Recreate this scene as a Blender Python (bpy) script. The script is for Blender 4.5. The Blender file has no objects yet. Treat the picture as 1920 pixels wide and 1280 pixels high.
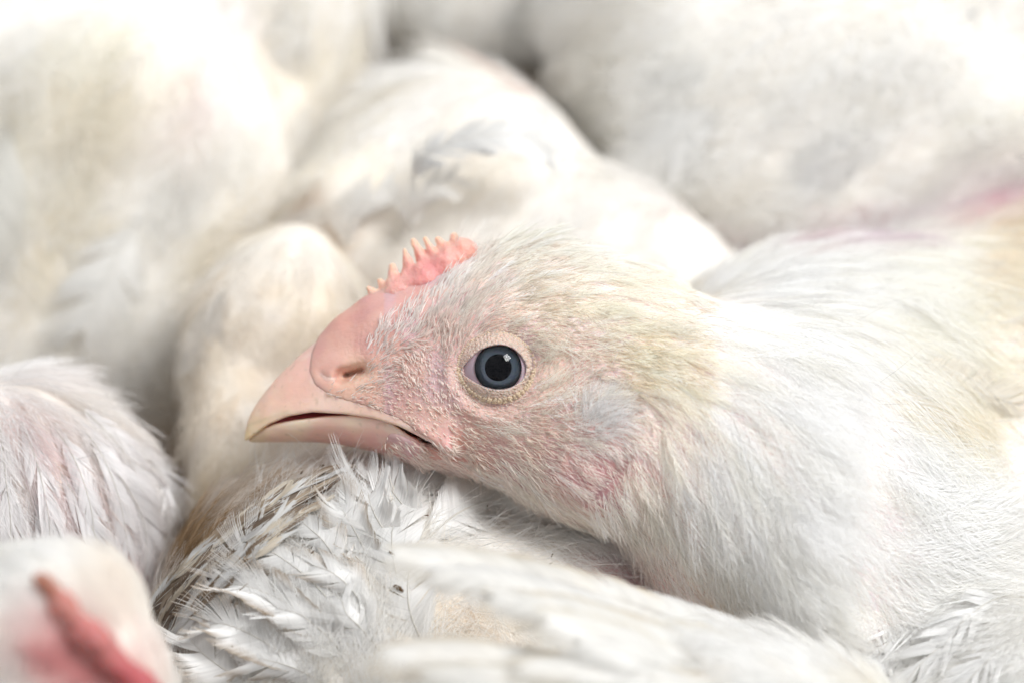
import bpy, math, random
import numpy as np
from mathutils import Matrix, Vector

# ------------------------------------------------------------------ camera, world, lamps, exposure
MM = 0.001
PX = 0.08                    # millimetres per photograph pixel in the plane of the head
DIST = 428.0                 # camera to the plane of the head, millimetres
PITCH = 30.0                 # camera looks down on the flock by this angle
HEAD_Z = 0.175               # height of the picture centre above the litter, metres

scene = bpy.context.scene
scene.render.engine = 'CYCLES'
a_ = math.radians(90 - PITCH)
ROT = np.array([[1, 0, 0], [0, math.cos(a_), -math.sin(a_)], [0, math.sin(a_), math.cos(a_)]])
ORG = np.array([0, 0, HEAD_Z])

def to_world(c):
    """camera-aligned millimetres (right, up, towards the viewer) -> world metres"""
    return np.asarray(c, float) @ ROT.T * MM + ORG

def dir_world(c):
    return np.asarray(c, float) @ ROT.T

def pix(x, y, w=0.0):
    """a point seen at photograph pixel x, y, standing w millimetres in front of the head's plane"""
    s = (DIST - w) / DIST
    return np.array([(x - 960) * PX * s, (640 - y) * PX * s, w])

def to_pix(c):
    s = DIST / (DIST - c[..., 2])
    return 960 + c[..., 0] * s / PX, 640 - c[..., 1] * s / PX

cam_data = bpy.data.cameras.new('camera')
cam = bpy.data.objects.new('camera', cam_data)
scene.collection.objects.link(cam)
cam.location = to_world([0, 0, DIST])
cam.rotation_euler = (a_, 0, 0)
cam_data.sensor_width = 36.0
cam_data.lens = 36.0 * DIST / (1920 * PX)
cam_data.clip_start = 0.01
cam_data.clip_end = 50.0
cam_data.dof.use_dof = True
cam_data.dof.focus_distance = (DIST - 10.5) * MM
cam_data.dof.aperture_fstop = 7.1
scene.camera = cam

world = bpy.data.worlds.new('World')
scene.world = world
world.use_nodes = True
bg = world.node_tree.nodes['Background']
bg.inputs[0].default_value = (0.94, 0.97, 1.0, 1)
bg.inputs[1].default_value = 0.95

def area_lamp(name, pos, target, size, size_y, power, colour):
    d = bpy.data.lights.new(name, 'AREA')
    d.shape = 'RECTANGLE'
    d.size, d.size_y = size, size_y
    d.energy = power
    d.color = colour
    o = bpy.data.objects.new(name, d)
    scene.collection.objects.link(o)
    p, t = to_world(pos), to_world(target)
    o.location = p
    o.rotation_euler = Vector(p - t).to_track_quat('Z', 'Y').to_euler()
    return o

area_lamp('softbox', (480, 570, 660), (0, 0, -20), 0.36, 0.36, 15.0, (1.0, 0.99, 0.98))
area_lamp('overhead_lamp', (-120, 980, -120), (0, 0, -60), 1.7, 0.9, 1.0, (1.0, 0.99, 0.98))

scene.view_settings.view_transform = 'Standard'
scene.view_settings.look = 'None'
scene.view_settings.gamma = 1.0
scene.view_settings.exposure = -0.52
scene.cycles.use_denoising = True
scene.cycles.max_bounces = 14
scene.cycles.diffuse_bounces = 14
scene.cycles.use_adaptive_sampling = True
scene.cycles.adaptive_threshold = 0.07
scene.cycles.transmission_bounces = 16
scene.cycles.transparent_max_bounces = 12
scene.cycles_curves.shape = 'RIBBONS'
scene.cycles_curves.subdivisions = 2

rng = np.random.default_rng(7)
COL = scene.collection

# ------------------------------------------------------------------ helpers
def smooth_curve(xs, ys, width=18):
    """a smooth function through the given points"""
    xs, ys = np.array(xs, float), np.array(ys, float)
    g = np.arange(xs[0] - 200, xs[-1] + 200, 1.0)
    s0 = (ys[1] - ys[0]) / (xs[1] - xs[0]); s1 = (ys[-1] - ys[-2]) / (xs[-1] - xs[-2])
    v = np.interp(g, xs, ys)
    v = np.where(g < xs[0], ys[0] + (g - xs[0]) * s0, v)
    v = np.where(g > xs[-1], ys[-1] + (g - xs[-1]) * s1, v)
    k = np.hanning(2 * width + 3)[1:-1]; k /= k.sum()
    v2 = np.convolve(np.pad(v, width, mode='edge'), k, 'valid')
    return lambda x: np.interp(x, g, v2)

def smin(a, b, k):
    h = np.clip(0.5 + 0.5 * (b - a) / k, 0, 1)
    return b + (a - b) * h - k * h * (1 - h)

def smax(a, b, k):
    return -smin(-a, -b, k)

def seg_dist2(X, Y, pts):
    """distance in the plane to a polyline"""
    d = np.full(np.broadcast(X, Y).shape, 1e9)
    for (x0, y0), (x1, y1) in zip(pts[:-1], pts[1:]):
        dx, dy = x1 - x0, y1 - y0
        t = np.clip(((X - x0) * dx + (Y - y0) * dy) / (dx * dx + dy * dy + 1e-9), 0, 1)
        d = np.minimum(d, np.hypot(X - x0 - t * dx, Y - y0 - t * dy))
    return d

def poly_sd(X, Y, pts):
    """signed distance in the plane to a closed polygon, negative inside"""
    d = seg_dist2(X, Y, list(pts) + [pts[0]])
    ins = np.zeros(d.shape, bool)
    n = len(pts)
    for i in range(n):
        x0, y0 = pts[i]; x1, y1 = pts[(i + 1) % n]
        if y0 == y1:
            continue
        c = ((y0 > Y) != (y1 > Y)) & (X < (x1 - x0) * (Y - y0) / (y1 - y0) + x0)
        ins ^= c
    return np.where(ins, -d, d)

def capsule(G, a, b, ra, rb, wscale=1.0):
    """round cone between two points on a grid G = (X, Y, Z)"""
    a, b = np.array(a, float), np.array(b, float)
    d = b - a
    X, Y, Z = G[0] - a[0], G[1] - a[1], G[2] - a[2]
    t = np.clip((X * d[0] + Y * d[1] + Z * d[2]) / (d @ d + 1e-9), 0, 1)
    return np.sqrt((X - t * d[0]) ** 2 + (Y - t * d[1]) ** 2 + ((Z - t * d[2]) * wscale) ** 2) - (ra + (rb - ra) * t)

def ellipsoid(G, c, r, R=None, dome=2.0):
    X, Y, Z = G[0] - c[0], G[1] - c[1], G[2] - c[2]
    if R is not None:
        X, Y, Z = (R[0, 0] * X + R[1, 0] * Y + R[2, 0] * Z, R[0, 1] * X + R[1, 1] * Y + R[2, 1] * Z,
                   R[0, 2] * X + R[1, 2] * Y + R[2, 2] * Z)
    q = (((X / r[0]) ** 2 + (Y / r[1]) ** 2) ** (dome / 2) + np.abs(Z / r[2]) ** dome) ** (1 / dome)
    return (q - 1) * min(r)

def surface_nets(F, xs, ys, zs):
    """polygonise F < 0 on a rectilinear grid"""
    S = F < 0
    nx, ny, nz = F.shape
    acc = np.zeros((nx - 1, ny - 1, nz - 1), np.int8)
    for i in (0, 1):
        for j in (0, 1):
            for k in (0, 1):
                acc += S[i:nx - 1 + i, j:ny - 1 + j, k:nz - 1 + k]
    act = (acc > 0) & (acc < 8)
    ci, cj, ck = np.nonzero(act)
    idx = np.full(act.shape, -1, np.int64)
    idx[ci, cj, ck] = np.arange(len(ci))
    pos = np.zeros((len(ci), 3)); cnt = np.zeros(len(ci))
    co = [xs, ys, zs]
    for ax in range(3):
        o1, o2 = [b for b in range(3) if b != ax]
        for p in (0, 1):
            for q in (0, 1):
                off0 = [0, 0, 0]; off0[o1] = p; off0[o2] = q
                off1 = list(off0); off1[ax] = 1
                A = (ci + off0[0], cj + off0[1], ck + off0[2])
                B = (ci + off1[0], cj + off1[1], ck + off1[2])
                fa, fb = F[A], F[B]
                m = (fa < 0) != (fb < 0)
                t = np.where(m, fa / (fa - fb + 1e-12), 0)
                for b in range(3):
                    va, vb = co[b][A[b]], co[b][B[b]]
                    pos[:, b] += np.where(m, va + (vb - va) * t, 0)
                cnt += m
    pos /= cnt[:, None]
    quads = []
    for ax in range(3):
        sl0 = [slice(None)] * 3; sl1 = [slice(None)] * 3
        sl0[ax] = slice(0, -1); sl1[ax] = slice(1, None)
        ch = S[tuple(sl0)] != S[tuple(sl1)]
        o1, o2 = (ax + 1) % 3, (ax + 2) % 3
        e = np.array(np.nonzero(ch)).T
        dims = act.shape
        ok = (e[:, o1] > 0) & (e[:, o2] > 0) & (e[:, o1] < dims[o1]) & (e[:, o2] < dims[o2])
        e = e[ok]
        def cell(d1, d2):
            c = e.copy(); c[:, o1] += d1; c[:, o2] += d2
            return idx[c[:, 0], c[:, 1], c[:, 2]]
        q = np.stack([cell(-1, -1), cell(0, -1), cell(0, 0), cell(-1, 0)], 1)
        flip = ~S[e[:, 0], e[:, 1], e[:, 2]]
        q[flip] = q[flip][:, ::-1]
        quads.append(q)
    return pos, np.concatenate(quads)

class Surf:
    """a quad surface in camera-aligned millimetres"""
    def __init__(self, v, q):
        self.v, self.q = v, q
        fn = np.cross(v[q[:, 2]] - v[q[:, 0]], v[q[:, 3]] - v[q[:, 1]])
        n = np.zeros_like(v)
        for k in range(4):
            for b in range(3):
                n[:, b] += np.bincount(q[:, k], fn[:, b], len(v))
        self.n = n / (np.linalg.norm(n, axis=1)[:, None] + 1e-12)
        self.area = np.linalg.norm(fn, axis=1) * 0.5
        self.cen = v[q].mean(1)
        self.fn = fn / (np.linalg.norm(fn, axis=1)[:, None] + 1e-12)

    def relax(self, times=2, lam=0.5):
        v, q = self.v, self.q
        e = np.concatenate([q[:, [0, 1]], q[:, [1, 2]], q[:, [2, 3]], q[:, [3, 0]]])
        for _ in range(times):
            s = np.zeros_like(v); c = np.bincount(e[:, 0], minlength=len(v)) + np.bincount(e[:, 1], minlength=len(v))
            for b in range(3):
                s[:, b] = np.bincount(e[:, 0], v[e[:, 1], b], len(v)) + np.bincount(e[:, 1], v[e[:, 0], b], len(v))
            v = v + lam * (s / np.maximum(c, 1)[:, None] - v)
        return Surf(v, q)

    def scatter(self, n, weight=None, margin=14, back=-0.55):
        """n random points with normals, over what the camera or a viewer beside it could see"""
        x, y = to_pix(self.cen)
        m = margin / PX
        see = (x > -m) & (x < 1920 + m) & (y > -m) & (y < 1280 + m)
        view = np.array([0, 0, DIST]) - self.cen
        view /= np.linalg.norm(view, axis=1)[:, None]
        see &= (self.fn * view).sum(1) > back
        w = self.area * see
        if weight is not None:
            w = w * weight(self.cen, x, y)
        f = rng.choice(len(w), n, p=w / w.sum())
        a, b = rng.random(n), rng.random(n)
        q = self.q[f]
        def bil(t):
            return (t[q[:, 0]] * ((1 - a) * (1 - b))[:, None] + t[q[:, 1]] * (a * (1 - b))[:, None]
                    + t[q[:, 2]] * (a * b)[:, None] + t[q[:, 3]] * ((1 - a) * b)[:, None])
        nn = bil(self.n)
        return bil(self.v), nn / (np.linalg.norm(nn, axis=1)[:, None] + 1e-12)

def grid(xs, ys, zs):
    return xs[:, None, None], ys[None, :, None], zs[None, None, :]

_lat = np.random.default_rng(3).random((64, 64, 64))
def noise3(p, scale):
    """smooth value noise, 0..1"""
    p = np.asarray(p) / scale
    i = np.floor(p).astype(int); f = p - i; f = f * f * (3 - 2 * f)
    r = 0
    for a in (0, 1):
        for b in (0, 1):
            for c in (0, 1):
                w = (f[..., 0] if a else 1 - f[..., 0]) * (f[..., 1] if b else 1 - f[..., 1]) * (f[..., 2] if c else 1 - f[..., 2])
                r = r + w * _lat[(i[..., 0] + a) % 64, (i[..., 1] + b) % 64, (i[..., 2] + c) % 64]
    return r

def idw(x, y, table, power=3.0):
    """blend of the values a table gives at pixels: rows (px, py, value...)"""
    t = np.array(table, float)
    d2 = (x[:, None] - t[None, :, 0]) ** 2 + (y[:, None] - t[None, :, 1]) ** 2 + 60.0
    w = d2 ** (-power / 2)
    w /= w.sum(1)[:, None]
    return w @ t[:, 2:]

# ------------------------------------------------------------------ objects
def thing(name, label, cat, base, group=None):
    o = bpy.data.objects.new(name, None)
    COL.objects.link(o)
    o.location = to_world(base)
    o.empty_display_size = 0.01
    o['label'] = label; o['category'] = cat
    if group:
        o['group'] = group
    return o

def origin_of(o):
    p = np.zeros(3)
    while o is not None:
        p = p + np.array(o.location); o = o.parent
    return p

def mesh_obj(name, verts, faces, mat, parent=None, smooth=True, tint=None, attrs=None):
    me = bpy.data.meshes.new(name)
    w = to_world(verts) - (origin_of(parent) if parent else 0)
    faces = np.asarray(faces)
    nv, nf = len(w), len(faces)
    k = faces.shape[1]
    me.vertices.add(nv); me.vertices.foreach_set('co', w.astype(np.float32).ravel())
    me.loops.add(nf * k); me.loops.foreach_set('vertex_index', faces.astype(np.int32).ravel())
    me.polygons.add(nf); me.polygons.foreach_set('loop_start', np.arange(0, nf * k, k, dtype=np.int32))
    me.update(calc_edges=True)
    me.validate()
    if smooth:
        me.polygons.foreach_set('use_smooth', np.ones(len(me.polygons), bool))
    if tint is not None:
        a = me.attributes.new('tint', 'FLOAT_COLOR', 'POINT')
        a.data.foreach_set('color', np.c_[tint, np.ones(nv)].astype(np.float32).ravel())
    me.materials.append(mat)
    o = bpy.data.objects.new(name, me)
    COL.objects.link(o)
    o.parent = parent
    return o

def curves_obj(name, pts, rad, tint, mat, parent, kind='stuff'):
    """pts (n, k, 3) in camera-aligned millimetres, rad (n, k), tint (n, 3)"""
    n, k, _ = pts.shape
    cu = bpy.data.hair_curves.new(name)
    cu.add_curves([k] * n)
    w = to_world(pts.reshape(-1, 3)) - origin_of(parent)
    cu.attributes['position'].data.foreach_set('vector', w.astype(np.float32).ravel())
    r = cu.attributes.get('radius') or cu.attributes.new('radius', 'FLOAT', 'POINT')
    r.data.foreach_set('value', (rad.ravel() * MM).astype(np.float32))
    c = cu.attributes.new('tint', 'FLOAT_COLOR', 'CURVE')
    c.data.foreach_set('color', np.c_[tint, np.ones(n)].astype(np.float32).ravel())
    cu.materials.append(mat)
    o = bpy.data.objects.new(name, cu)
    COL.objects.link(o)
    o.parent = parent
    if kind:
        o['kind'] = kind
    return o

# ------------------------------------------------------------------ materials
def new_mat(name):
    m = bpy.data.materials.new(name)
    m.use_nodes = True
    nt = m.node_tree
    return m, nt, nt.nodes, nt.links, nt.nodes['Principled BSDF']

def attr_node(nt, name='tint'):
    n = nt.nodes.new('ShaderNodeAttribute'); n.attribute_name = name
    return n

def plume_mat(name, translucency=0.30, gloss=0.10):
    """feather barbs: matt, a little light passes through"""
    m, nt, N, L, P = new_mat(name)
    N.remove(P)
    at = attr_node(nt)
    df = N.new('ShaderNodeBsdfDiffuse'); tr = N.new('ShaderNodeBsdfTranslucent'); gl = N.new('ShaderNodeBsdfGlossy')
    gl.inputs['Roughness'].default_value = 0.45
    mx = N.new('ShaderNodeMixShader'); mx.inputs[0].default_value = translucency
    m2 = N.new('ShaderNodeMixShader'); m2.inputs[0].default_value = gloss
    L.new(at.outputs['Color'], df.inputs['Color']); L.new(at.outputs['Color'], tr.inputs['Color'])
    L.new(df.outputs[0], mx.inputs[1]); L.new(tr.outputs[0], mx.inputs[2])
    L.new(mx.outputs[0], m2.inputs[1]); L.new(gl.outputs[0], m2.inputs[2])
    L.new(m2.outputs[0], N['Material Output'].inputs['Surface'])
    return m

def flesh_mat(name, rough=0.45, sss=0.35, bump=0.25, cell=0.0009, colour=None, radius=(0.0022, 0.0009, 0.0006), fine=0.00035, pebbled=False):
    m, nt, N, L, P = new_mat(name)
    tc = N.new('ShaderNodeTexCoord')
    vo = N.new('ShaderNodeTexVoronoi'); vo.inputs['Scale'].default_value = 1.0 / cell
    no = N.new('ShaderNodeTexNoise'); no.inputs['Scale'].default_value = 1.0 / fine; no.inputs['Detail'].default_value = 4
    L.new(tc.outputs['Object'], vo.inputs['Vector']); L.new(tc.outputs['Object'], no.inputs['Vector'])
    ad = N.new('ShaderNodeMath'); ad.operation = 'MULTIPLY_ADD'; ad.inputs[1].default_value = -1.0
    L.new(vo.outputs['Distance'], ad.inputs[0]); L.new(no.outputs['Fac'], ad.inputs[2])
    bp = N.new('ShaderNodeBump'); bp.inputs['Strength'].default_value = bump; bp.inputs['Distance'].default_value = 0.0004
    L.new(ad.outputs[0], bp.inputs['Height']); L.new(bp.outputs[0], P.inputs['Normal'])
    if pebbled:
        pk = attr_node(nt, 'pebble'); mu = N.new('ShaderNodeMath'); mu.operation = 'MULTIPLY'; mu.inputs[1].default_value = bump
        L.new(pk.outputs['Fac'], mu.inputs[0]); L.new(mu.outputs[0], bp.inputs['Strength'])
    if colour is None:
        at = attr_node(nt)
        L.new(at.outputs['Color'], P.inputs['Base Color'])
    else:
        P.inputs['Base Color'].default_value = (*colour, 1)
    P.inputs['Roughness'].default_value = rough
    P.inputs['Subsurface Weight'].default_value = sss
    P.inputs['Subsurface Radius'].default_value = [r / 0.001 for r in radius]
    P.inputs['Subsurface Scale'].default_value = 0.001
    P.inputs['Specular IOR Level'].default_value = 0.4
    return m

M_plume = plume_mat('plumage_barbs', 0.48, 0.04)
M_bristle = plume_mat('face_bristles', 0.35, 0.10)
M_feather = plume_mat('feather_vane', 0.35, 0.08)
M_skin = flesh_mat('face_skin', rough=0.5, sss=0.35, bump=0.6, cell=0.0008, pebbled=True)
M_down = flesh_mat('downy_skin', rough=0.8, sss=0.0, bump=0.4, cell=0.0012)
M_horn = flesh_mat('beak_horn', rough=0.36, sss=0.4, bump=0.10, cell=0.003, fine=0.0006, radius=(0.004, 0.002, 0.001))
M_comb = flesh_mat('comb_flesh', rough=0.42, sss=0.5, bump=0.35, cell=0.0006, radius=(0.003, 0.0008, 0.0005))
M_mouth = flesh_mat('mouth_lining', rough=0.25, sss=0.3, bump=0.1, colour=(0.42, 0.11, 0.13))
M_lid = flesh_mat('eyelid_skin', rough=0.5, sss=0.25, bump=0.9, cell=0.00045, fine=0.0003)

# ------------------------------------------------------------------ plumage and feathers
def unit(a):
    return a / (np.linalg.norm(a, axis=-1, keepdims=True) + 1e-12)

def val(f, p, x, y):
    return f(p, x, y) if callable(f) else np.full(len(p), float(f))

def plume(surf, parent, n, length, width, flow, colour, barbs=5, K=4, rad=0.05, lift=0.12, curl=0.12, phi=0.45,
          jitter=0.12, spread=0.12, weight=None, sink=0.0, name='plumage', mat=None, bend=0.25, back=-0.55, vary=0.06, margin=14):
    """many small feathers, each a shaft with barbs on both sides, lying along the flow"""
    p, nrm = surf.scatter(n, weight, margin, back)
    x, y = to_pix(p)
    L = val(length, p, x, y) * rng.uniform(0.75, 1.25, n)
    W = val(width, p, x, y) * rng.uniform(0.75, 1.25, n)
    lf = val(lift, p, x, y); cl = val(curl, p, x, y); jt = val(jitter, p, x, y)
    d = flow(p, x, y)
    d = d - nrm * (d * nrm).sum(1)[:, None]
    d = unit(unit(d) + rng.normal(0, spread, (n, 3)))
    d = unit(d - nrm * (d * nrm).sum(1)[:, None])
    s = np.cross(nrm, d)
    p = p - nrm * sink
    lf = lf + rng.normal(0, 0.05, n)
    col = colour(p, x, y)
    nb = 2 * barbs + 1
    tj = np.concatenate([[0.0], np.repeat(np.linspace(0.05, 0.92, barbs), 2)])
    sd = np.concatenate([[0.0], np.tile([1.0, -1.0], barbs)])
    prof = np.where(tj == 0, 0, np.sqrt(np.clip(1 - (tj * 1.02 - 0.25) ** 2 / 0.62, 0.05, 1)))
    q = np.linspace(0, 1, K)
    T = d[:, None] + nrm[:, None] * (lf[:, None] - 2 * cl[:, None] * tj[None])[..., None]
    root = p[:, None] + L[:, None, None] * (d[:, None] * tj[None, :, None] + nrm[:, None] * (lf[:, None] * tj - cl[:, None] * tj ** 2)[..., None])
    lb = np.where(tj[None] == 0, L[:, None], W[:, None] * prof[None] * rng.uniform(0.75, 1.2, (n, nb)))
    ph = np.where(tj[None] == 0, 0, phi * rng.uniform(0.7, 1.3, (n, nb)))
    fw = np.where(tj == 0, 1.0, 1.0 / math.tan(phi) * 0.75)
    al = (np.cos(ph) * lb * np.where(tj[None] == 0, 1, 1.0 / math.sin(phi)))
    ac = np.sin(ph) * lb * np.where(tj[None] == 0, 1, 1.0 / math.sin(phi))
    pts = (root[:, :, None] + T[:, :, None] * (al[:, :, None] * q)[..., None]
           + s[:, None, None] * (sd[None, :, None] * ac[:, :, None] * (q * (1 - bend * q)))[..., None]
           - nrm[:, None, None] * (lb[:, :, None] * (0.18 + cl[:, None, None]) * q ** 2)[..., None])
    # the shaft itself bends with the feather
    sh = p[:, None] + L[:, None, None] * (d[:, None] * q[None, :, None] + nrm[:, None] * (lf[:, None] * q - cl[:, None] * q ** 2)[..., None])
    pts[:, 0] = sh
    jv = rng.normal(0, 1, (n, nb, 1, 3)) * (lb * jt[:, None])[:, :, None, None] * (q ** 1.5)[None, None, :, None]
    jv[:, 0] = 0
    pts = pts + jv
    rr = rad * (1 - 0.75 * q)[None, None] * np.where(tj == 0, 1.3, 1.0)[None, :, None] * rng.uniform(0.8, 1.2, (n, nb, 1))
    cc = col[:, None] * (1 + rng.normal(0, vary, (n, 1, 1))) * (1 + rng.normal(0, vary * 0.7, (n, nb, 1)))
    return curves_obj(name, pts.reshape(n * nb, K, 3), rr.reshape(n * nb, K), np.clip(cc.reshape(n * nb, 3) * 1.05, 0, 0.98),
                      mat or M_plume, parent)

def bristles(surf, parent, n, length, flow, colour, rad, lift, weight, name, K=4, spread=0.2, mat=None):
    p, nrm = surf.scatter(n, weight, 5, -0.3)
    x, y = to_pix(p)
    L = val(length, p, x, y) * rng.uniform(0.6, 1.35, n)
    lf = val(lift, p, x, y) + rng.normal(0, 0.08, n)
    rd = val(rad, p, x, y) * rng.uniform(0.7, 1.3, n)
    d = flow(p, x, y)
    d = unit(d - nrm * (d * nrm).sum(1)[:, None])
    d = unit(d + rng.normal(0, spread, (n, 3)))
    q = np.linspace(0, 1, K)
    pts = (p - nrm * 0.1)[:, None] + L[:, None, None] * (d[:, None] * q[None, :, None] + nrm[:, None] * (lf[:, None] * (q - 0.45 * q ** 2))[..., None])
    pts += rng.normal(0, 1, (n, 1, 3)) * (L * 0.08)[:, None, None] * (q ** 2)[None, :, None]
    rr = rd[:, None] * (1 - 0.8 * q ** 1.5)[None]
    cc = colour(p, x, y) * (1 + rng.normal(0, 0.10, (n, 1)))
    return curves_obj(name, pts, rr, np.clip(cc, 0, 0.95), mat or M_bristle, parent)

def catmull(P, n):
    P = np.asarray(P, float)
    P = np.vstack([2 * P[0] - P[1], P, 2 * P[-1] - P[-2]])
    t = np.linspace(0, len(P) - 3 - 1e-6, n)
    i = t.astype(int); f = (t - i)[:, None]
    a, b, c, d = P[i], P[i + 1], P[i + 2], P[i + 3]
    return 0.5 * (2 * b + (c - a) * f + (2 * a - 5 * b + 4 * c - d) * f ** 2 + (3 * b - a - 3 * c + d) * f ** 3)

def feather(parent, spine, width, colour=(0.86, 0.84, 0.80), edge=None, nb=46, up=(0, 0, 1), cup=0.18, roll=0.0, fray=0.06,
            phi=0.95, tip=0.6, quill=(0.84, 0.81, 0.75), name='feather', stain=0.0, wave=0.0, asym=0.0, droop=0.0):
    """one large feather: a shaft and its barbs, every barb a ribbon of its own; spine is (px, py, w) control points from root to tip"""
    S = catmull([pix(*c) for c in spine], 80)
    seg = np.linalg.norm(np.diff(S, axis=0), axis=1); arc = np.r_[0, np.cumsum(seg)]; Ln = arc[-1]
    t = np.linspace(0, 1, 25)
    R = np.stack([np.interp(t * Ln, arc, S[:, b]) for b in range(3)], 1)
    T = unit(np.gradient(R, axis=0))
    U = np.asarray(up, float)[None] - T * (T @ np.asarray(up, float))[:, None]
    U = unit(U); B = np.cross(U, T)
    verts, faces, tint = [], [], []
    colour = np.array(colour); edge = colour if edge is None else np.array(edge)
    fi = lambda A, s: np.stack([np.interp(s, t, A[:, b]) for b in range(3)], -1)
    tb = np.linspace(0.04, 0.985, nb)
    q = np.linspace(0, 1, 5)
    base = 0
    for side in (1.0, -1.0):
        ang = 0.0; clump = 0
        wd_side = width * (1 + asym * side)
        for j, tt in enumerate(tb):
            if clump <= 0:
                clump = rng.integers(4, 11); ang = rng.normal(0, fray); lift_c = rng.normal(0, fray)
            clump -= 1
            prof = (math.sin(min(1.0, tt / 0.25) * math.pi / 2) ** 0.7) * (1 - max(0, (tt - tip) / (1 - tip)) ** 3.2 * 0.75)
            w = wd_side * prof * rng.uniform(0.95, 1.05)
            f_ang = phi * (1 - 0.45 * max(0, (tt - tip) / (1 - tip))) + ang
            r0, T0, U0, B0 = fi(R, tt), fi(T, tt), fi(U, tt), fi(B, tt)
            th = roll * q ** 1.6 + lift_c * q + wave * math.sin(tt * 9 + side) * q
            # arc across the vane, turning up or down by th
            dq = np.gradient(q)
            across = np.cumsum(np.cos(th) * dq) - np.cos(th[0]) * dq[0]
            upw = np.cumsum(np.sin(th) * dq) - np.sin(th[0]) * dq[0]
            ln = w / max(math.sin(f_ang), 0.3)
            pts = (r0[None] + B0[None] * side * (across * math.sin(f_ang) * ln)[:, None] + T0[None] * (q * math.cos(f_ang) * ln * (1 + 0.12 * q))[:, None]
                   + U0[None] * (upw * ln - cup * ln * q ** 2)[:, None])
            pts[:, 1] -= droop * ln * q ** 2
            dv = unit(np.gradient(pts, axis=0))
            sd = unit(np.cross(U0[None], dv))
            hw = Ln / nb * 0.62 * max(math.sin(f_ang), 0.35) * (1 - 0.7 * q ** 3) * rng.uniform(0.75, 1.1)
            verts.append(np.stack([pts - sd * hw[:, None], pts + sd * hw[:, None]], 1).reshape(-1, 3))
            k = base + np.arange(4) * 2
            faces.append(np.stack([k, k + 1, k + 3, k + 2], 1))
            e = np.clip((q - 0.45) / 0.55, 0, 1) ** 1.5 * rng.uniform(0.5, 1.2)
            e = np.clip(e + stain * (noise3(pts + 50, 3.0) - 0.35) * 1.6, 0, 1)
            c = (colour[None] * (1 - e[:, None]) + edge[None] * e[:, None]) * (1 + rng.normal(0, 0.045))
            tint.append(np.repeat(c, 2, axis=0))
            base += 10
    # shaft
    rad = np.interp(t, [0, 1], [width * 0.022 + 0.07, 0.03])
    for k in range(25):
        for a in range(4):
            an = a * math.pi / 2 + 0.4
            verts.append((R[k] + U[k] * 0.04 + rad[k] * (math.cos(an) * B[k] + math.sin(an) * U[k]))[None])
            tint.append(np.array(quill)[None])
    k = base + np.arange(24) * 4
    for a in range(4):
        b = (a + 1) % 4
        faces.append(np.stack([k + a, k + b, k + 4 + b, k + 4 + a], 1))
    return mesh_obj(name, np.concatenate(verts), np.concatenate(faces), M_feather, parent, True, np.clip(np.concatenate(tint) * 0.89, 0, 0.95))

WHITE = np.array([0.905, 0.90, 0.885])
CREAM = np.array([0.84, 0.77, 0.62])
TAN = np.array([0.66, 0.50, 0.30])
BROWN = np.array([0.33, 0.22, 0.12])
PINK = (0.80, 0.60, 0.62)
LILAC = (0.74, 0.66, 0.76)

def feather_colours(stains_and_shade=(), dirt=0.25, scale=9.0, base=WHITE):
    """white plumage with soft cream soiling and spots of dirt, bare skin and painted crease shade: (px, py, radius, colour, strength)"""
    def f(p, x, y):
        a = np.clip((noise3(p + 200, scale) - 0.52) * 3.0, 0, 1) * dirt
        b = np.clip((noise3(p + 900, scale * 0.35) - 0.66) * 4.0, 0, 1) * dirt * 0.5
        c = base * (1 - a[:, None]) + CREAM * a[:, None]
        c = c * (1 - b[:, None]) + TAN * b[:, None]
        for sx, sy, r, col, s in stains_and_shade:
            rx, ry = r if isinstance(r, tuple) else (r, r)
            k = np.exp(-((x - sx) / rx) ** 2 - ((y - sy) / ry) ** 2) * s * (0.5 + noise3(p + 77, 2.2))
            k = np.clip(k, 0, 1)[:, None]
            c = c * (1 - k) + np.array(col) * k
        return c
    return f

def flow_table(rows):
    """directions over the picture: rows (px, py, dx, dy, towards the viewer)"""
    t = [(r[0], r[1], r[2], -r[3], r[4] if len(r) > 4 else 0.0) for r in rows]
    return lambda p, x, y: idw(x, y, t)

# ------------------------------------------------------------------ litter floor
def litter_floor():
    m, nt, N, L, P = new_mat('litter')
    tc = N.new('ShaderNodeTexCoord'); no = N.new('ShaderNodeTexNoise'); no.inputs['Scale'].default_value = 160; no.inputs['Detail'].default_value = 8
    cr = N.new('ShaderNodeValToRGB')
    cr.color_ramp.elements[0].color = (0.035, 0.022, 0.014, 1); cr.color_ramp.elements[1].color = (0.20, 0.13, 0.075, 1)
    L.new(tc.outputs['Object'], no.inputs['Vector']); L.new(no.outputs['Fac'], cr.inputs[0]); L.new(cr.outputs[0], P.inputs['Base Color'])
    bp = N.new('ShaderNodeBump'); bp.inputs['Distance'].default_value = 0.004; L.new(no.outputs['Fac'], bp.inputs['Height']); L.new(bp.outputs[0], P.inputs['Normal'])
    P.inputs['Roughness'].default_value = 0.95
    me = bpy.data.meshes.new('litter_floor')
    n = 40
    g = np.linspace(-0.9, 0.9, n)
    v = [(x, y, 0.004 * noise3(np.array([[x * 1000, y * 1000, 0]]), 14)[0]) for y in g for x in g]
    f = [(j * n + i, j * n + i + 1, (j + 1) * n + i + 1, (j + 1) * n + i) for j in range(n - 1) for i in range(n - 1)]
    me.from_pydata(v, [], f); me.materials.append(m)
    o = bpy.data.objects.new('litter_floor', me); COL.objects.link(o)
    o['kind'] = 'structure'; o['label'] = 'brown litter floor deep between the crowded chickens'
litter_floor()

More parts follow.
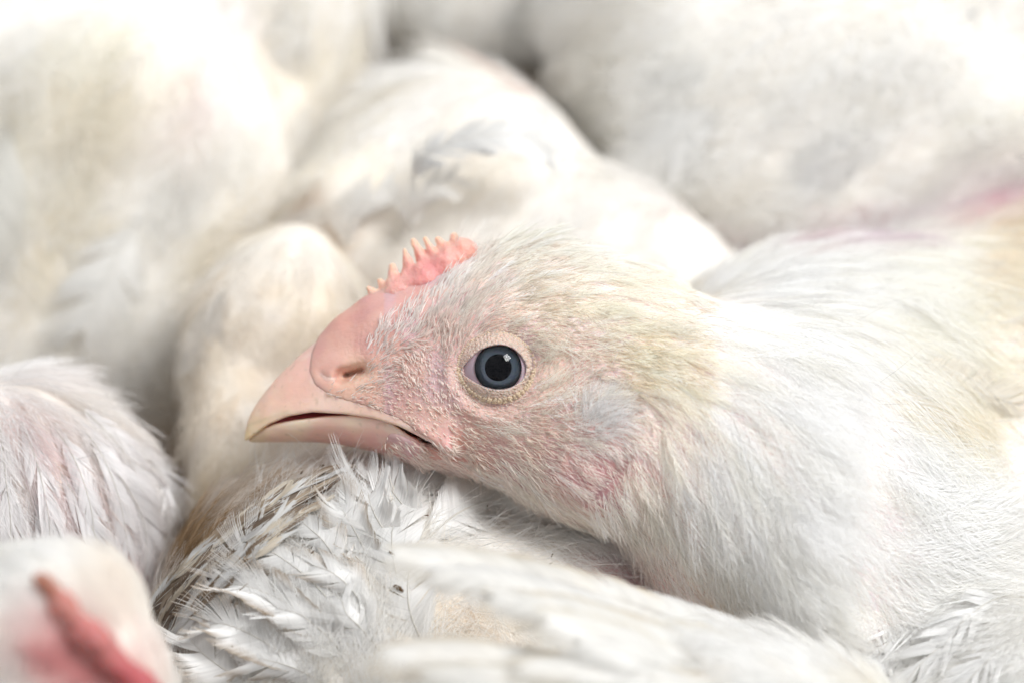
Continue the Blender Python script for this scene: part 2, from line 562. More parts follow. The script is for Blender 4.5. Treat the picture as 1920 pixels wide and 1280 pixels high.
# ------------------------------------------------------------------ the chicken in focus
def U(px): return (np.asarray(px, float) - 960) * PX
def V(py): return (640 - np.asarray(py, float)) * PX
def P2(pts): return [((x - 960) * PX, (640 - y) * PX) for x, y in pts]

def axis(lo, flo, fhi, hi, fine, grow=1.09, most=3.0):
    c = list(np.arange(flo, fhi, fine))
    s = fine
    while c[-1] < hi:
        s = min(most, s * grow); c.append(c[-1] + s)
    s = fine
    while c[0] > lo:
        s = min(most, s * grow); c.insert(0, c[0] - s)
    return np.array(c, np.float32)

EYE = (935, 687)
EYE_W = 14.2
main = thing('chicken', 'white chicken in sharp focus, head in profile facing left with pale beak', 'chicken', pix(1960, 1750, -60))

skinT = smooth_curve([560, 590, 640, 690, 740, 800, 870, 930, 1000, 1060, 1150, 1220, 1300, 1400, 1500],
                     [668, 643, 597, 566, 548, 528, 492, 466, 456, 460, 484, 514, 556, 600, 640], 16)
skinB = smooth_curve([560, 700, 750, 800, 870, 930, 1000, 1060, 1150, 1220, 1300, 1400, 1500],
                     [800, 838, 858, 874, 886, 906, 946, 972, 1000, 1040, 1095, 1160, 1220], 16)
skinW = smooth_curve([560, 600, 650, 700, 750, 800, 870, 935, 1000, 1060, 1150, 1220, 1300, 1400, 1500],
                     [2.5, 4.2, 6.8, 9.2, 11.0, 12.4, 13.6, 14.4, 15.2, 16.0, 17.2, 18.6, 20.5, 24, 27], 16)
upT = smooth_curve([458, 461, 466, 474, 484, 500, 525, 560, 600, 640, 690, 740, 800, 860],
                   [820, 800, 783, 767, 751, 730, 701, 667, 634, 604, 580, 565, 560, 560], 3)
upB = smooth_curve([458, 466, 477, 507, 542, 590, 652, 704, 752, 805, 835, 860], [827, 824, 815, 794, 779, 770, 773, 780, 794, 820, 836, 850], 6)
upW = smooth_curve([458, 462, 470, 485, 500, 550, 600, 650, 700, 750, 800, 860], [1.3, 1.7, 2.3, 3.1, 3.9, 5.7, 7.3, 8.8, 10.0, 11.0, 12.0, 13.0], 3)
loT = smooth_curve([466, 481, 516, 551, 617, 665, 726, 752, 770, 800], [818, 806, 793, 786, 777, 775, 781, 797, 810, 825], 5)
loB = smooth_curve([466, 529, 595, 647, 700, 743, 765, 800], [829, 828, 828, 834, 846, 860, 867, 876], 6)
loW = smooth_curve([466, 475, 500, 550, 600, 650, 700, 750, 800], [0.3, 1.3, 2.9, 4.9, 6.5, 7.9, 9.1, 10.1, 11.0], 4)

def upper_beak_field(G):
    X, Y, Z = G
    x = X / PX + 960
    T, B, W = V(upT(x)), V(upB(x)), upW(x)
    H = np.maximum(T - B, 0.15)
    d = (Y - B)
    q = (np.abs(np.clip(d, 0, None) / H) ** 1.75 + np.abs(Z / W) ** 1.9) ** (1 / 1.82)
    f = (q - 1) * np.minimum(H, W)
    f = smax(f, -d, 0.35)
    f = f + 6.0 * np.exp(-(seg_dist2(X, Y, P2([(646, 703), (670, 696), (688, 691)])) / 0.75) ** 2)   # open below the nostril
    return smax(smax(f, U(459) - X, 0.3), X - U(850), 1.5)

def lower_beak_field(G):
    X, Y, Z = G
    x = X / PX + 960
    T, B, W = V(loT(x)), V(loB(x)), loW(x)
    H = np.maximum(T - B, 0.15)
    d = (T - Y)
    q = (np.abs(np.clip(d, 0, None) / H) ** 2.0 + np.abs(Z / W) ** 2.0) ** 0.5
    f = (q - 1) * np.minimum(H, W)
    f = smax(f, -d, 0.3)
    return smax(smax(f, U(466) - X, 0.3), X - U(800), 1.5)

SKIN_EDGE = [(598, 560), (597, 628), (585, 662), (582, 695), (594, 722), (625, 742), (660, 752), (705, 764), (755, 785), (800, 812), (834, 838),
             (795, 826), (752, 804), (733, 806), (722, 830), (728, 880), (728, 2400), (4500, 2400), (4500, -800), (598, -800)]

def main_field(G):
    X, Y, Z = G
    x = X / PX + 960
    T, B, W = V(skinT(x)), V(skinB(x)), skinW(x)
    yc, h = (T + B) / 2, np.maximum((T - B) / 2, 1.0)
    e = (Y - yc) / h
    Wn = W * (1 - 0.10 * np.clip(e, -1, 1) - 0.05)
    q = (np.abs(e) ** 2.25 + np.abs(Z / Wn) ** 2.25) ** (1 / 2.25)
    f = (q - 1) * np.minimum(h, W)
    f = smax(f, X - U(1520), 6.0)
    f = smin(f, upper_beak_field(G) - 0.17, 1.2)
    f = smin(f, lower_beak_field(G) - 0.15, 1.0)
    ridge = [(650, 622), (700, 588), (760, 552), (810, 524), (862, 488)]
    for p0, p1 in zip(ridge[:-1], ridge[1:]):
        f = smin(f, capsule(G, pix(*p0), pix(*p1), 2.0, 2.2), 2.0)
    # folds, bumps and grooves of the face, as heights over the profile
    bump = lambda cx, cy, rx, ry: np.exp(-((x - cx) / rx) ** 2 - ((640 - Y / PX - cy) / ry) ** 2)
    yy = 640 - Y / PX
    f = f - 0.22 * bump(636, 678, 36, 24)                                     # lid of the nostril
    f = f + 0.32 * np.exp(-(seg_dist2(X, Y, P2([(606, 698), (616, 708), (640, 707), (664, 700)])) / 0.40) ** 2) + 2.8 * np.exp(-(seg_dist2(X, Y, P2([(652, 702), (670, 696), (684, 692)])) / 0.40) ** 2)   # nostril slit
    f = f - 0.0 * np.exp(-(seg_dist2(X, Y, P2([(606, 716), (640, 716), (668, 709), (690, 700)])) / 0.6) ** 2)
    f = f + 0.6 * np.exp(-(seg_dist2(X, Y, P2([(752, 800), (800, 822), (838, 842), (872, 852), (888, 858)])) / 0.45) ** 2)   # corner of the mouth
    f = f - 0.5 * np.exp(-(seg_dist2(X, Y, P2([(790, 800), (826, 822), (842, 834)])) / 0.9) ** 2)
    f = f - 0.6 * np.exp(-((np.hypot(x - 935, yy - 690) - 92) / 14) ** 2)        # rim round the eye
    f = f - 0.9 * bump(1125, 775, 55, 55)                                      # ear
    f = f + 0.7 * np.exp(-(seg_dist2(X, Y, P2([(1068, 735), (1105, 716), (1150, 716), (1176, 735), (1186, 770)])) / 0.8) ** 2)
    f = f - 0.9 * bump(1085, 890, 60, 45)                                      # ear lobe
    f = f + 1.0 * np.exp(-(seg_dist2(X, Y, P2([(1168, 848), (1150, 880), (1120, 908), (1092, 930)])) / 0.7) ** 2)
    f = f + 0.35 * np.exp(-(seg_dist2(X, Y, P2([(1010, 640), (1030, 680), (1022, 720)])) / 0.6) ** 2)
    f = smax(f, poly_sd(X[..., 0], Y[..., 0], P2(SKIN_EDGE))[..., None], 0.6)
    c = pix(*EYE, 0)
    orb = np.sqrt((X - c[0]) ** 2 + (Y - c[1]) ** 2 + (np.abs(Z) - EYE_W - 2.0) ** 2) - 5.2
    f = smax(f, -orb, 0.8)
    # neck, breast and body behind it
    f = smin(f, ellipsoid(G, pix(1470, 900, -9), (25, 26, 25)), 7.0)
    f = smin(f, ellipsoid(G, pix(1580, 1120, -12), (30, 31, 28)), 10.0)
    f = smin(f, ellipsoid(G, pix(2060, 915, -58), (66, 50, 58)), 9.0)
    f = smin(f, ellipsoid(G, pix(1570, 722, -31), (31, 22.5, 25)), 12.0)
    return f

xs = axis(-32, -31.5, 27, 150, 0.30)
ys = axis(-75, -31, 16.5, 46, 0.30)
zs = axis(-122, -17.5, 18, 30, 0.36)
G = grid(xs, ys, zs)
vv, qq = surface_nets(main_field(G).astype(np.float32), xs, ys, zs)
skin = Surf(vv, qq).relax(2)

x, y = to_pix(skin.v)
SKIN_TINT = [(640, 600, .80, .44, .38), (620, 680, .80, .50, .44), (675, 690, .82, .62, .46), (660, 708, .80, .60, .46), (690, 650, .72, .42, .40), (740, 720, .64, .42, .40), (800, 780, .72, .48, .42),
             (860, 840, .74, .42, .38), (780, 860, .78, .42, .38), (840, 880, .72, .38, .34), (800, 600, .72, .46, .44), (880, 540, .78, .55, .48),
             (760, 560, .80, .42, .40), (900, 600, .70, .48, .46), (940, 610, .74, .56, .48), (850, 680, .70, .50, .46), (1000, 780, .76, .56, .50), (1050, 700, .80, .62, .54),
             (1120, 760, .84, .74, .71), (1100, 880, .82, .50, .52), (1130, 900, .78, .38, .46), (1040, 850, .78, .50, .48), (960, 880, .72, .50, .48),
             (900, 490, .84, .78, .72), (1000, 520, .85, .80, .73), (1100, 580, .85, .80, .72), (1250, 700, .85, .80, .72), (1060, 970, .84, .70, .62), (1200, 1000, .86, .80, .76),
             (1150, 1060, .80, .50, .50), (1260, 1090, .80, .55, .52), (1400, 900, .88, .87, .86), (1400, 600, .88, .87, .86), (1350, 750, .88, .86, .84), (1600, 850, .88, .87, .86), (1800, 700, .86, .83, .78), (1600, 1150, .88, .87, .86), (1800, 1100, .88, .87, .86)]
t = idw(x, y, SKIN_TINT, 2.6)
t = t * 0.70 + np.array([.76, .62, .54]) * 0.30
fk = (np.clip((1200 - x) / 80, 0, 1) * np.clip((y - 545 - np.clip(x - 950, 0, 999) * 0.25) / 60 + (x < 800), 0, 1))[:, None]
t = t * (1 - fk * np.array([.13, .20, .22]))
k = np.clip((800 - x) / 120, 0, 1)[:, None]
t = t * (1 - k * np.array([.03, .11, .13]))
m = np.clip((noise3(skin.v + 31, 2.2) - 0.45) * 2.2, -0.6, 1)[:, None]
t = t * (1 - 0.16 * np.clip(m, 0, 1) * np.array([0.6, 1.0, 0.6])) + 0.05 * np.clip(-m, 0, 1)
pur = np.clip((noise3(skin.v + 400, 3.5) - 0.55) * 4, 0, 1)[:, None] * ((x < 1180) & (x > 720))[:, None] * 0.35
t = t * (1 - pur) + np.array([0.60, 0.42, 0.52]) * pur
body_main = mesh_obj('body', skin.v, skin.q, M_skin, main, True, np.clip(t, 0, 0.9))
pb = body_main.data.attributes.new('pebble', 'FLOAT', 'POINT')
pb.data.foreach_set('value', np.clip(idw(x, y, [(600, 640, .12), (640, 600, .15), (630, 690, .12), (700, 570, .25), (620, 740, .15), (690, 640, .5), (690, 700, .5), (720, 740, .9), (780, 700, 1), (780, 800, .5), (820, 830, .2), (900, 800, 1), (1100, 800, .8), (760, 850, .5), (1500, 800, .6)])[:, 0], 0, 1).astype(np.float32))

def solid(name, field, xs, ys, zs, mat, parent, tint, relax=1):
    v, q = surface_nets(field(grid(xs, ys, zs)).astype(np.float32), xs, ys, zs)
    s = Surf(v, q).relax(relax)
    px, py = to_pix(s.v)
    return mesh_obj(name, s.v, s.q, mat, parent, True, np.clip(tint(s.v, px, py), 0, 0.92))

ax = lambda lo, hi, st: np.arange(lo, hi, st, dtype=np.float32)
def horn_wear(c, p):
    # growth streaks along the beak and a few scuffs
    a = (noise3(p * np.array([0.30, 1.0, 1.0]) + np.array([0.25, 0.25, 0]) * p[:, [1, 0, 2]] + 70, 0.9) - 0.5)[:, None]
    b = np.clip((noise3(p + 140, 1.7) - 0.62) * 4, 0, 1)[:, None]
    d = np.clip((noise3(p + 240, 0.6) - 0.80) * 8, 0, 1)[:, None]
    c = c * (1 + 0.10 * a) * np.array([.98, .935, .91])
    c = c * (1 - 0.25 * b) + np.array([.86, .72, .58]) * 0.25 * b
    return c * (1 - 0.35 * d) + np.array([.45, .32, .22]) * 0.35 * d
def horn_tint(p, x, y):
    tb = [(462, 815, .80, .62, .38), (480, 800, .83, .64, .46), (500, 760, .83, .58, .47), (560, 720, .82, .53, .45), (600, 760, .85, .63, .54), (580, 660, .78, .48, .44),
          (700, 775, .82, .56, .47), (800, 815, .80, .52, .47), (560, 700, .80, .52, .45), (520, 700, .82, .56, .47)]
    c = idw(x, y, tb, 2.5)
    k = np.exp(-((seg_dist2(x, y, [(462, 797), (500, 785), (540, 771)])) / 4.0) ** 2)[:, None] * 0.45
    c = c * (1 - k) + np.array([.55, .45, .30]) * k
    return horn_wear(c, p)
def lower_tint(p, x, y):
    return horn_wear(idw(x, y, [(470, 822, .84, .66, .46), (520, 815, .85, .60, .48), (560, 795, .88, .70, .55), (600, 820, .84, .52, .45), (660, 790, .88, .68, .55), (650, 825, .82, .48, .43), (700, 830, .80, .46, .42), (740, 840, .78, .42, .39), (735, 800, .82, .56, .48)], 2.5), p)
beak_u = solid('upper_beak', upper_beak_field, ax(-40.5, -6, 0.26), ax(-17.5, 6.5, 0.26), ax(-13.5, 13.6, 0.26), M_horn, main, horn_tint, 2)
beak_l = solid('lower_beak', lower_beak_field, ax(-40, -12, 0.26), ax(-20, -9, 0.22), ax(-11.5, 11.6, 0.26), M_horn, main, lower_tint, 2)
solid('tongue', lambda G: smin(ellipsoid(G, pix(665, 793, 0), (13.0, 2.2, 5.0)), ellipsoid(G, pix(545, 797, 0), (4.5, 1.0, 2.2)), 0.8), ax(-40, -10, .3), ax(-17, -8, .25), ax(-7.4, 7.5, .3), M_mouth, main, lambda p, x, y: np.tile([.5, .12, .14], (len(p), 1)))

TEETH = [((704, 556), (690, 541), 0.9, 0.42), ((722, 548), (713, 526), 1.0, 0.40), ((741, 530), (735, 499), 1.3, 0.48), ((772, 518), (759, 471), 1.45, 0.46),
         ((800, 500), (776, 452), 1.45, 0.46), ((820, 488), (797, 449), 1.35, 0.46), ((838, 474), (820, 450), 1.2, 0.5), ((862, 468), (851, 445), 1.3, 0.7)]
def comb_field(G):
    f = None
    path = [(612, 640, 0.9), (660, 598, 1.35), (700, 568, 1.6), (745, 540, 1.9), (795, 513, 2.2), (838, 486, 2.2), (864, 466, 1.9)]
    for a, b in zip(path[:-1], path[1:]):
        c = capsule(G, pix(a[0] + 5, a[1] + 12), pix(b[0] + 5, b[1] + 12), a[2] + 0.5, b[2] + 0.5, 0.80)
        f = c if f is None else smin(f, c, 0.8)
    f = smin(f, capsule(G, pix(866, 466), pix(872, 486), 1.5, 1.2), 0.8)
    for (a, b, ra, rb) in TEETH:
        f = smin(f, capsule(G, pix(*a, rng.normal(0, .2)), pix(*b, rng.normal(0, .3)), ra, rb), 0.55)
    X, Y, Z = np.broadcast_arrays(*G)
    return f + 0.5 * (noise3(np.stack([X, Y, Z], -1) + 90, 1.1) - 0.5)
def comb_tint(p, x, y):
    c = idw(x, y, [(620, 635, .72, .42, .36), (650, 610, .72, .39, .34), (690, 575, .73, .35, .31), (690, 545, .80, .50, .37), (745, 545, .75, .38, .34), (800, 520, .74, .32, .30), (815, 508, .73, .29, .28), (850, 480, .78, .40, .35), (872, 470, .80, .40, .33)], 2.5)
    for (a, b, ra, rb) in TEETH:
        dx, dy = b[0] - a[0], b[1] - a[1]
        s = ((x - a[0]) * dx + (y - a[1]) * dy) / (dx * dx + dy * dy)
        d = np.hypot(x - a[0] - s * dx, y - a[1] - s * dy)
        k = (np.clip(s, 0, 1) ** 1.6 * (d < 18) * (s > 0))[:, None]
        c = c * (1 - k) + np.array([.80, .51, .39]) * k
    return c
comb = solid('comb', comb_field, ax(-28.5, -5, 0.18), ax(-2.5, 17.4, 0.18), ax(-4.6, 4.7, 0.18), M_comb, main, comb_tint, 2)

# ---- eye
def eye_parts(parent, sign):
    c = np.array([*pix(EYE[0], EYE[1], 0)[:2], 0.0])
    Re = 6.2
    cz = EYE_W + 1.3 - Re
    ce = np.array([c[0], c[1], cz])
    fl = np.array([1, 1, sign])
    def cap(name, R, centre, rmax, mat, par, rmin=0.0, nr=18, na=64, flat=None):
        v, f = [], []
        for i in range(nr + 1):
            r = rmin + (rmax - rmin) * i / nr
            for a in range(na):
                an = 2 * math.pi * a / na
                z = math.sqrt(max(R * R - r * r, 0)) if flat is None else flat(r)
                v.append((centre[0] + r * math.cos(an), centre[1] + r * math.sin(an), centre[2] + z))
        for i in range(nr):
            for a in range(na):
                b = (a + 1) % na
                f.append((i * na + a, (i + 1) * na + a, (i + 1) * na + b, i * na + b))
        return mesh_obj(name, np.array(v) * fl, f if sign > 0 else [q[::-1] for q in f], mat, par)
    m_s, nt, N, L, P = new_mat('eye_membrane')
    P.inputs['Base Color'].default_value = (0.46, 0.35, 0.40, 1); P.inputs['Roughness'].default_value = 0.12; P.inputs['Subsurface Weight'].default_value = 0.2
    P.inputs['Subsurface Scale'].default_value = 0.001
    m_i, nt, N, L, P = new_mat('iris')
    tc = N.new('ShaderNodeTexCoord'); ln = N.new('ShaderNodeVectorMath'); ln.operation = 'LENGTH'
    sb = N.new('ShaderNodeVectorMath'); sb.operation = 'SUBTRACT'
    no = N.new('ShaderNodeTexNoise'); no.inputs['Scale'].default_value = 2200
    at = attr_node(nt)
    hs = N.new('ShaderNodeMix'); hs.data_type = 'RGBA'; hs.blend_type = 'MULTIPLY'; hs.inputs[0].default_value = 0.6
    L.new(tc.outputs['Object'], no.inputs['Vector']); L.new(at.outputs['Color'], hs.inputs[6]); L.new(no.outputs['Color'], hs.inputs[7]); L.new(hs.outputs[2], P.inputs['Base Color'])
    P.inputs['Roughness'].default_value = 0.5
    m_p, nt, N, L, P = new_mat('pupil')
    P.inputs['Base Color'].default_value = (0.002, 0.002, 0.003, 1); P.inputs['Roughness'].default_value = 0.8; P.inputs['Specular IOR Level'].default_value = 0.0
    m_c, nt, N, L, P = new_mat('cornea')
    N.remove(P)
    tr = N.new('ShaderNodeBsdfTransparent'); gl = N.new('ShaderNodeBsdfGlossy'); gl.inputs['Roughness'].default_value = 0.02
    fr = N.new('ShaderNodeFresnel'); fr.inputs[0].default_value = 1.33; mx = N.new('ShaderNodeMixShader')
    L.new(fr.outputs[0], mx.inputs[0]); L.new(tr.outputs[0], mx.inputs[1]); L.new(gl.outputs[0], mx.inputs[2]); L.new(mx.outputs[0], N['Material Output'].inputs['Surface'])
    ri, rp, Rc = 3.58, 2.20, 4.6
    eye = cap('eye', Re, ce, 5.9, m_s, parent, rmin=3.42, nr=12)
    zi = math.sqrt(Re * Re - ri * ri)
    ic = ce + np.array([0, 0, zi])
    iris = cap('iris', 1, ic, ri, m_i, eye, rmin=rp - 0.25, nr=14, flat=lambda r: -0.35 - 0.10 * (ri - r) + 0.30 * max(0, r - ri + 0.3))
    r = np.linspace(rp - 0.25, ri, 15)
    c0 = np.array([[0.05, 0.07, 0.10]]); c1 = np.array([[0.048, 0.073, 0.105]]); c2 = np.array([[0.03, 0.04, 0.055]])
    k = np.clip((r - rp - 0.05) / 0.5, 0, 1)[:, None]; e = np.clip((r - ri + 0.30) / 0.26, 0, 1)[:, None]
    cc = (c0 * (1 - k) + c1 * k) * (1 - e) + c2 * e
    at = iris.data.attributes.new('tint', 'FLOAT_COLOR', 'POINT')
    at.data.foreach_set('color', np.c_[np.repeat(cc, 64, 0), np.ones(15 * 64)].astype(np.float32).ravel())
    cap('pupil', 1, ic, rp, m_p, eye, nr=3, flat=lambda r: -0.55)
    zc = ce + np.array([0, 0, zi - math.sqrt(Rc * Rc - ri * ri) + 0.02])
    cap('cornea', Rc, zc, ri + 0.02, m_c, eye, nr=24)
    # eyelids: from the almond opening on the eyeball out to the skin
    op = np.array([(-68, 8), (-58, -10), (-36, -30), (-8, -40.5), (18, -39), (40, -24), (51, -2), (46, 20), (24, 36), (-2, 40), (-28, 34), (-52, 22)], float)
    na, nr = 160, 16
    cl = catmull(np.vstack([op, op[:1], op[1:2]]), na * 13 // 12 + 1)
    cl = catmull(np.vstack([op[-1:], op, op[:2]]), 14 * 40)[40:-40]
    idx = np.linspace(0, len(cl) - 1, na, endpoint=False).astype(int)
    inner = cl[idx] * PX * np.array([0.97, -0.96])
    an = np.arctan2(inner[:, 1], inner[:, 0])
    v, tint = [], []
    for i in range(nr + 1):
        s = i / nr
        for a in range(na):
            ro = np.array([6.05 * math.cos(an[a]) - 0.2, 5.55 * math.sin(an[a]) - 0.1])
            p = inner[a] * (1 - s) + ro * s
            r = min(np.hypot(*p), 6.1)
            zs_ = cz + math.sqrt(max((Re + 0.42) ** 2 - r * r, 0.5))
            xk = EYE[0] + p[0] / PX; yk = EYE[1] - p[1] / PX
            T, B, Wd = V(skinT(xk)), V(skinB(xk)), skinW(xk)
            e = (V(yk) - (T + B) / 2) / ((T - B) / 2)
            wsk = Wd * (0.95 - 0.10 * e) * max(1 - abs(e) ** 2.25, 0) ** (1 / 2.25)
            k = s ** 2.2
            z = zs_ * (1 - k) + (wsk + 0.3) * k
            if i == 0: z -= 0.7
            z += 0.16 * math.sin(s * math.pi) - 0.35 * math.exp(-((s - 0.93) / 0.08) ** 2)
            v.append((c[0] + p[0], c[1] + p[1], z))
            base = np.array([0.66, 0.50, 0.42])
            rim = np.array([0.66, 0.50, 0.48])
            w_in = math.exp(-(s / 0.10) ** 2)
            cf = base * (1 - w_in) + rim * w_in
            fr_ = math.exp(-((an[a] - math.pi + 0.1) / 0.5) ** 2) * 0.4 if an[a] > 0 else math.exp(-((an[a] + math.pi - 0.1) / 0.5) ** 2) * 0.4
            cf = cf * (1 - fr_) + np.array([0.66, 0.46, 0.40]) * fr_
            rg = math.exp(-max(0, 1 - abs(math.atan2(math.sin(an[a] - 0.25), math.cos(an[a] - 0.25))) / 0.7)) if False else 0
            tint.append(cf)
    f = []
    for i in range(nr):
        for a in range(na):
            b = (a + 1) % na
            f.append((i * na + a, i * na + b, (i + 1) * na + b, (i + 1) * na + a))
    v = np.array(v) * fl
    # find winding that faces outward
    q = f[0]; nz = np.cross(v[q[1]] - v[q[0]], v[q[3]] - v[q[0]])[2]
    if nz * sign < 0:
        f = [q[::-1] for q in f]
    lid = mesh_obj('eyelid', v, f, M_lid, parent, True, np.array(tint))
    # rows of tiny scales along the lids
    pts, rr, tt = [], [], []
    V3 = v.reshape(nr + 1, na, 3)
    for row, s in ((0.70, 1.0), (0.80, 1.0), (0.88, 0.9)):
        for a in np.arange(0, na, 1.5):
            up = an[int(a)] > 0
            if up and row < 0.85: continue
            if (not up) and (row < 0.75) and not (-1.9 < an[int(a)] < -0.2): continue
            if rng.random() < 0.1: continue
            p = V3[int(row * nr), int(a)] + np.array([rng.normal(0, .06), rng.normal(0, .06), 0.2 * sign])
            o = np.array([math.cos(an[int(a)]), math.sin(an[int(a)]), 0.05 * sign])
            tg = np.array([math.sin(an[int(a)]), -math.cos(an[int(a)]), 0]) * 0.6
            dlt = (-o * 0.6 + tg * (1 if up else -1)) if up else (-o * 0.8)
            q4 = np.linspace(0, 1, 4)[:, None]
            pts.append(p + dlt * q4 * 0.62 * s * np.array([1, 1, 1]) + np.array([0, 0, 0.18 * sign]) * np.sin(q4 * math.pi))
            rr.append(np.array([0.12, 0.17, 0.15, 0.05]) * s)
            tt.append(np.array([0.78, 0.64, 0.46]) * rng.uniform(0.75, 1.08))
    curves_obj('lid_scales', np.array(pts), np.array(rr), np.array(tt), M_bristle, lid)
eye_parts(main, 1)
eye_parts(main, -1)

# ---- feathers of the chicken in focus
FLOW = flow_table([
    (640, 620, 0.75, -0.65), (690, 650, 0.6, -0.8), (700, 700, 0.9, -0.3), (720, 600, 0.35, -1.0), (770, 570, 0.3, -1.0), (830, 520, 0.4, -1.0), (860, 600, 0.7, -0.8),
    (900, 560, 0.8, -0.65), (880, 470, 0.55, -0.85), (940, 600, 1.0, -0.25), (960, 480, 0.85, -0.4), (1000, 540, 1.0, -0.15), (1050, 450, 1.0, -0.05), (1100, 560, 1.0, 0.12), (1180, 500, 1.0, 0.2),
    (1040, 640, 0.9, 0.45), (1150, 650, 1.0, 0.25), (1250, 600, 1.0, 0.30), (1300, 690, 0.9, 0.5), (780, 680, 0.4, 0.9), (840, 640, 0.1, -1.0), (840, 730, 0.4, 0.9), (750, 760, 0.9, 0.4), (800, 800, 0.75, 0.65), (860, 800, 0.9, 0.45),
    (900, 790, 1.0, 0.3), (960, 800, 1.0, 0.15), (1020, 760, 0.9, -0.3), (1040, 700, 0.5, -0.9), (900, 880, 0.85, 0.5), (780, 850, 0.8, 0.7), (960, 920, 0.75, 0.7), (1050, 860, 0.9, 0.3), (1060, 960, 0.5, 0.85), (1120, 780, 0.85, -0.3),
    (1150, 850, 0.7, 0.6), (1150, 990, 0.25, 1.0), (1220, 950, 0.3, 1.0), (1250, 830, 0.45, 0.9), (1300, 1050, 0.4, 0.95), (1350, 900, 0.45, 0.9), (1400, 700, 0.85, 0.55), (1350, 800, 0.6, 0.8), (1450, 1100, 0.55, 0.9), (1550, 900, 0.8, 0.6), (1600, 1200, 0.75, 0.75),
    (1500, 650, 1.0, 0.45), (1700, 700, 1.0, 0.35), (1900, 600, 1.0, 0.2), (1900, 900, 1.0, -0.15), (1750, 1000, 1.0, -0.05)])

FACE = [(560, 600, 0), (650, 690, 0), (600, 700, 0), (700, 560, 0.0), (760, 530, 0.1), (820, 500, 0.2), (690, 620, 0.8), (720, 700, 0.9), (700, 740, 0.5), (760, 770, 0.9), (740, 800, 0.1), (790, 870, 0.7), (830, 825, 0.2), (760, 850, 0.2), (800, 650, 1), (880, 820, 1), (900, 560, 1), (1000, 600, 1),
        (1050, 720, 1), (1000, 820, 1), (960, 900, 1), (1120, 780, 1.0), (1100, 880, 0.55), (1130, 900, 0.15), (1150, 1000, 0.6), (1200, 700, 0.5), (1250, 800, 0.1), (1000, 500, 0.5), (1100, 500, 0.1), (1200, 560, 0.0), (1400, 700, 0), (1300, 1000, 0)]
def face_weight(c, x, y):
    w = idw(x, y, FACE, 3.0)[:, 0]
    r = np.hypot((x - EYE[0] + 2) / 72, (y - EYE[1] - 1) / 66)
    w = np.where(r < 1.0, 0, w)
    w = np.where((x < 720) & (y < 670) & (x - 640 < 60 * (y > 600)), w * 0.3, w)
    w = np.where((x < 880) & (y < np.interp(x, [600, 690, 720, 770, 860], [700, 640, 597, 567, 508])), 0, w)
    lid = np.exp(-((x - 632) / 52) ** 2 - ((y - 685) / 45) ** 2)
    return np.clip(w * (1 - lid * 1.6), 0, 1) * (x < 1330)
LEN = [(690, 650, 1.6), (720, 600, 1.8), (770, 570, 2.4), (820, 530, 3.0), (860, 580, 2.6), (800, 680, 0.9), (760, 760, 0.85), (900, 800, 1.0), (850, 740, 0.8), (960, 600, 1.6), (1000, 540, 2.4), (1050, 720, 1.6), (1000, 850, 1.7), (1120, 780, 2.4), (960, 910, 2.4), (820, 870, 1.8), (1080, 900, 1.8), (1150, 1000, 3.5), (1200, 700, 3.0)]
LIFT = [(720, 600, 0.55), (800, 540, 0.6), (690, 650, 0.4), (880, 560, 0.35), (800, 700, 0.18), (900, 820, 0.15), (1050, 720, 0.15), (1120, 780, 0.4), (820, 870, 0.3)]
BRC = [(690, 640, .80, .70, .66), (740, 580, .82, .78, .74), (820, 520, .84, .82, .78), (780, 680, .74, .60, .52), (760, 770, .78, .62, .50), (840, 650, .68, .54, .46), (880, 800, .74, .60, .48), (900, 560, .80, .72, .64), (1000, 600, .80, .70, .56),
       (1000, 820, .78, .66, .54), (1050, 720, .82, .72, .60), (1120, 780, .87, .84, .82), (960, 910, .82, .74, .66), (1080, 890, .84, .66, .62), (1200, 680, .80, .68, .48), (1150, 1000, .86, .80, .74), (820, 870, .82, .66, .58)]
bristles(skin, main, 22000, lambda p, x, y: idw(x, y, LEN)[:, 0], FLOW, lambda p, x, y: 1 - (1 - idw(x, y, BRC)) * 0.78,
         lambda p, x, y: np.where((x < 900) & (y > 620), 0.125, 0.08), lambda p, x, y: idw(x, y, LIFT)[:, 0], face_weight, 'face_bristles')
# loose white tuft over the ear opening, and pin feathers at the front of the comb
ear_w = lambda c, x, y: np.exp(-((x - 1130) / 38) ** 2 - ((y - 770) / 36) ** 2) * (c[:, 2] > 0)
bristles(skin, main, 700, 2.6, lambda p, x, y: np.stack([(x - 1100) / 60 + 0.2, -(y - 800) / 60 + 0.3, 0 * x], 1), lambda p, x, y: np.tile([.95, .945, .94], (len(x), 1)), 0.055, 0.22, ear_w, 'ear_tuft', spread=0.3)

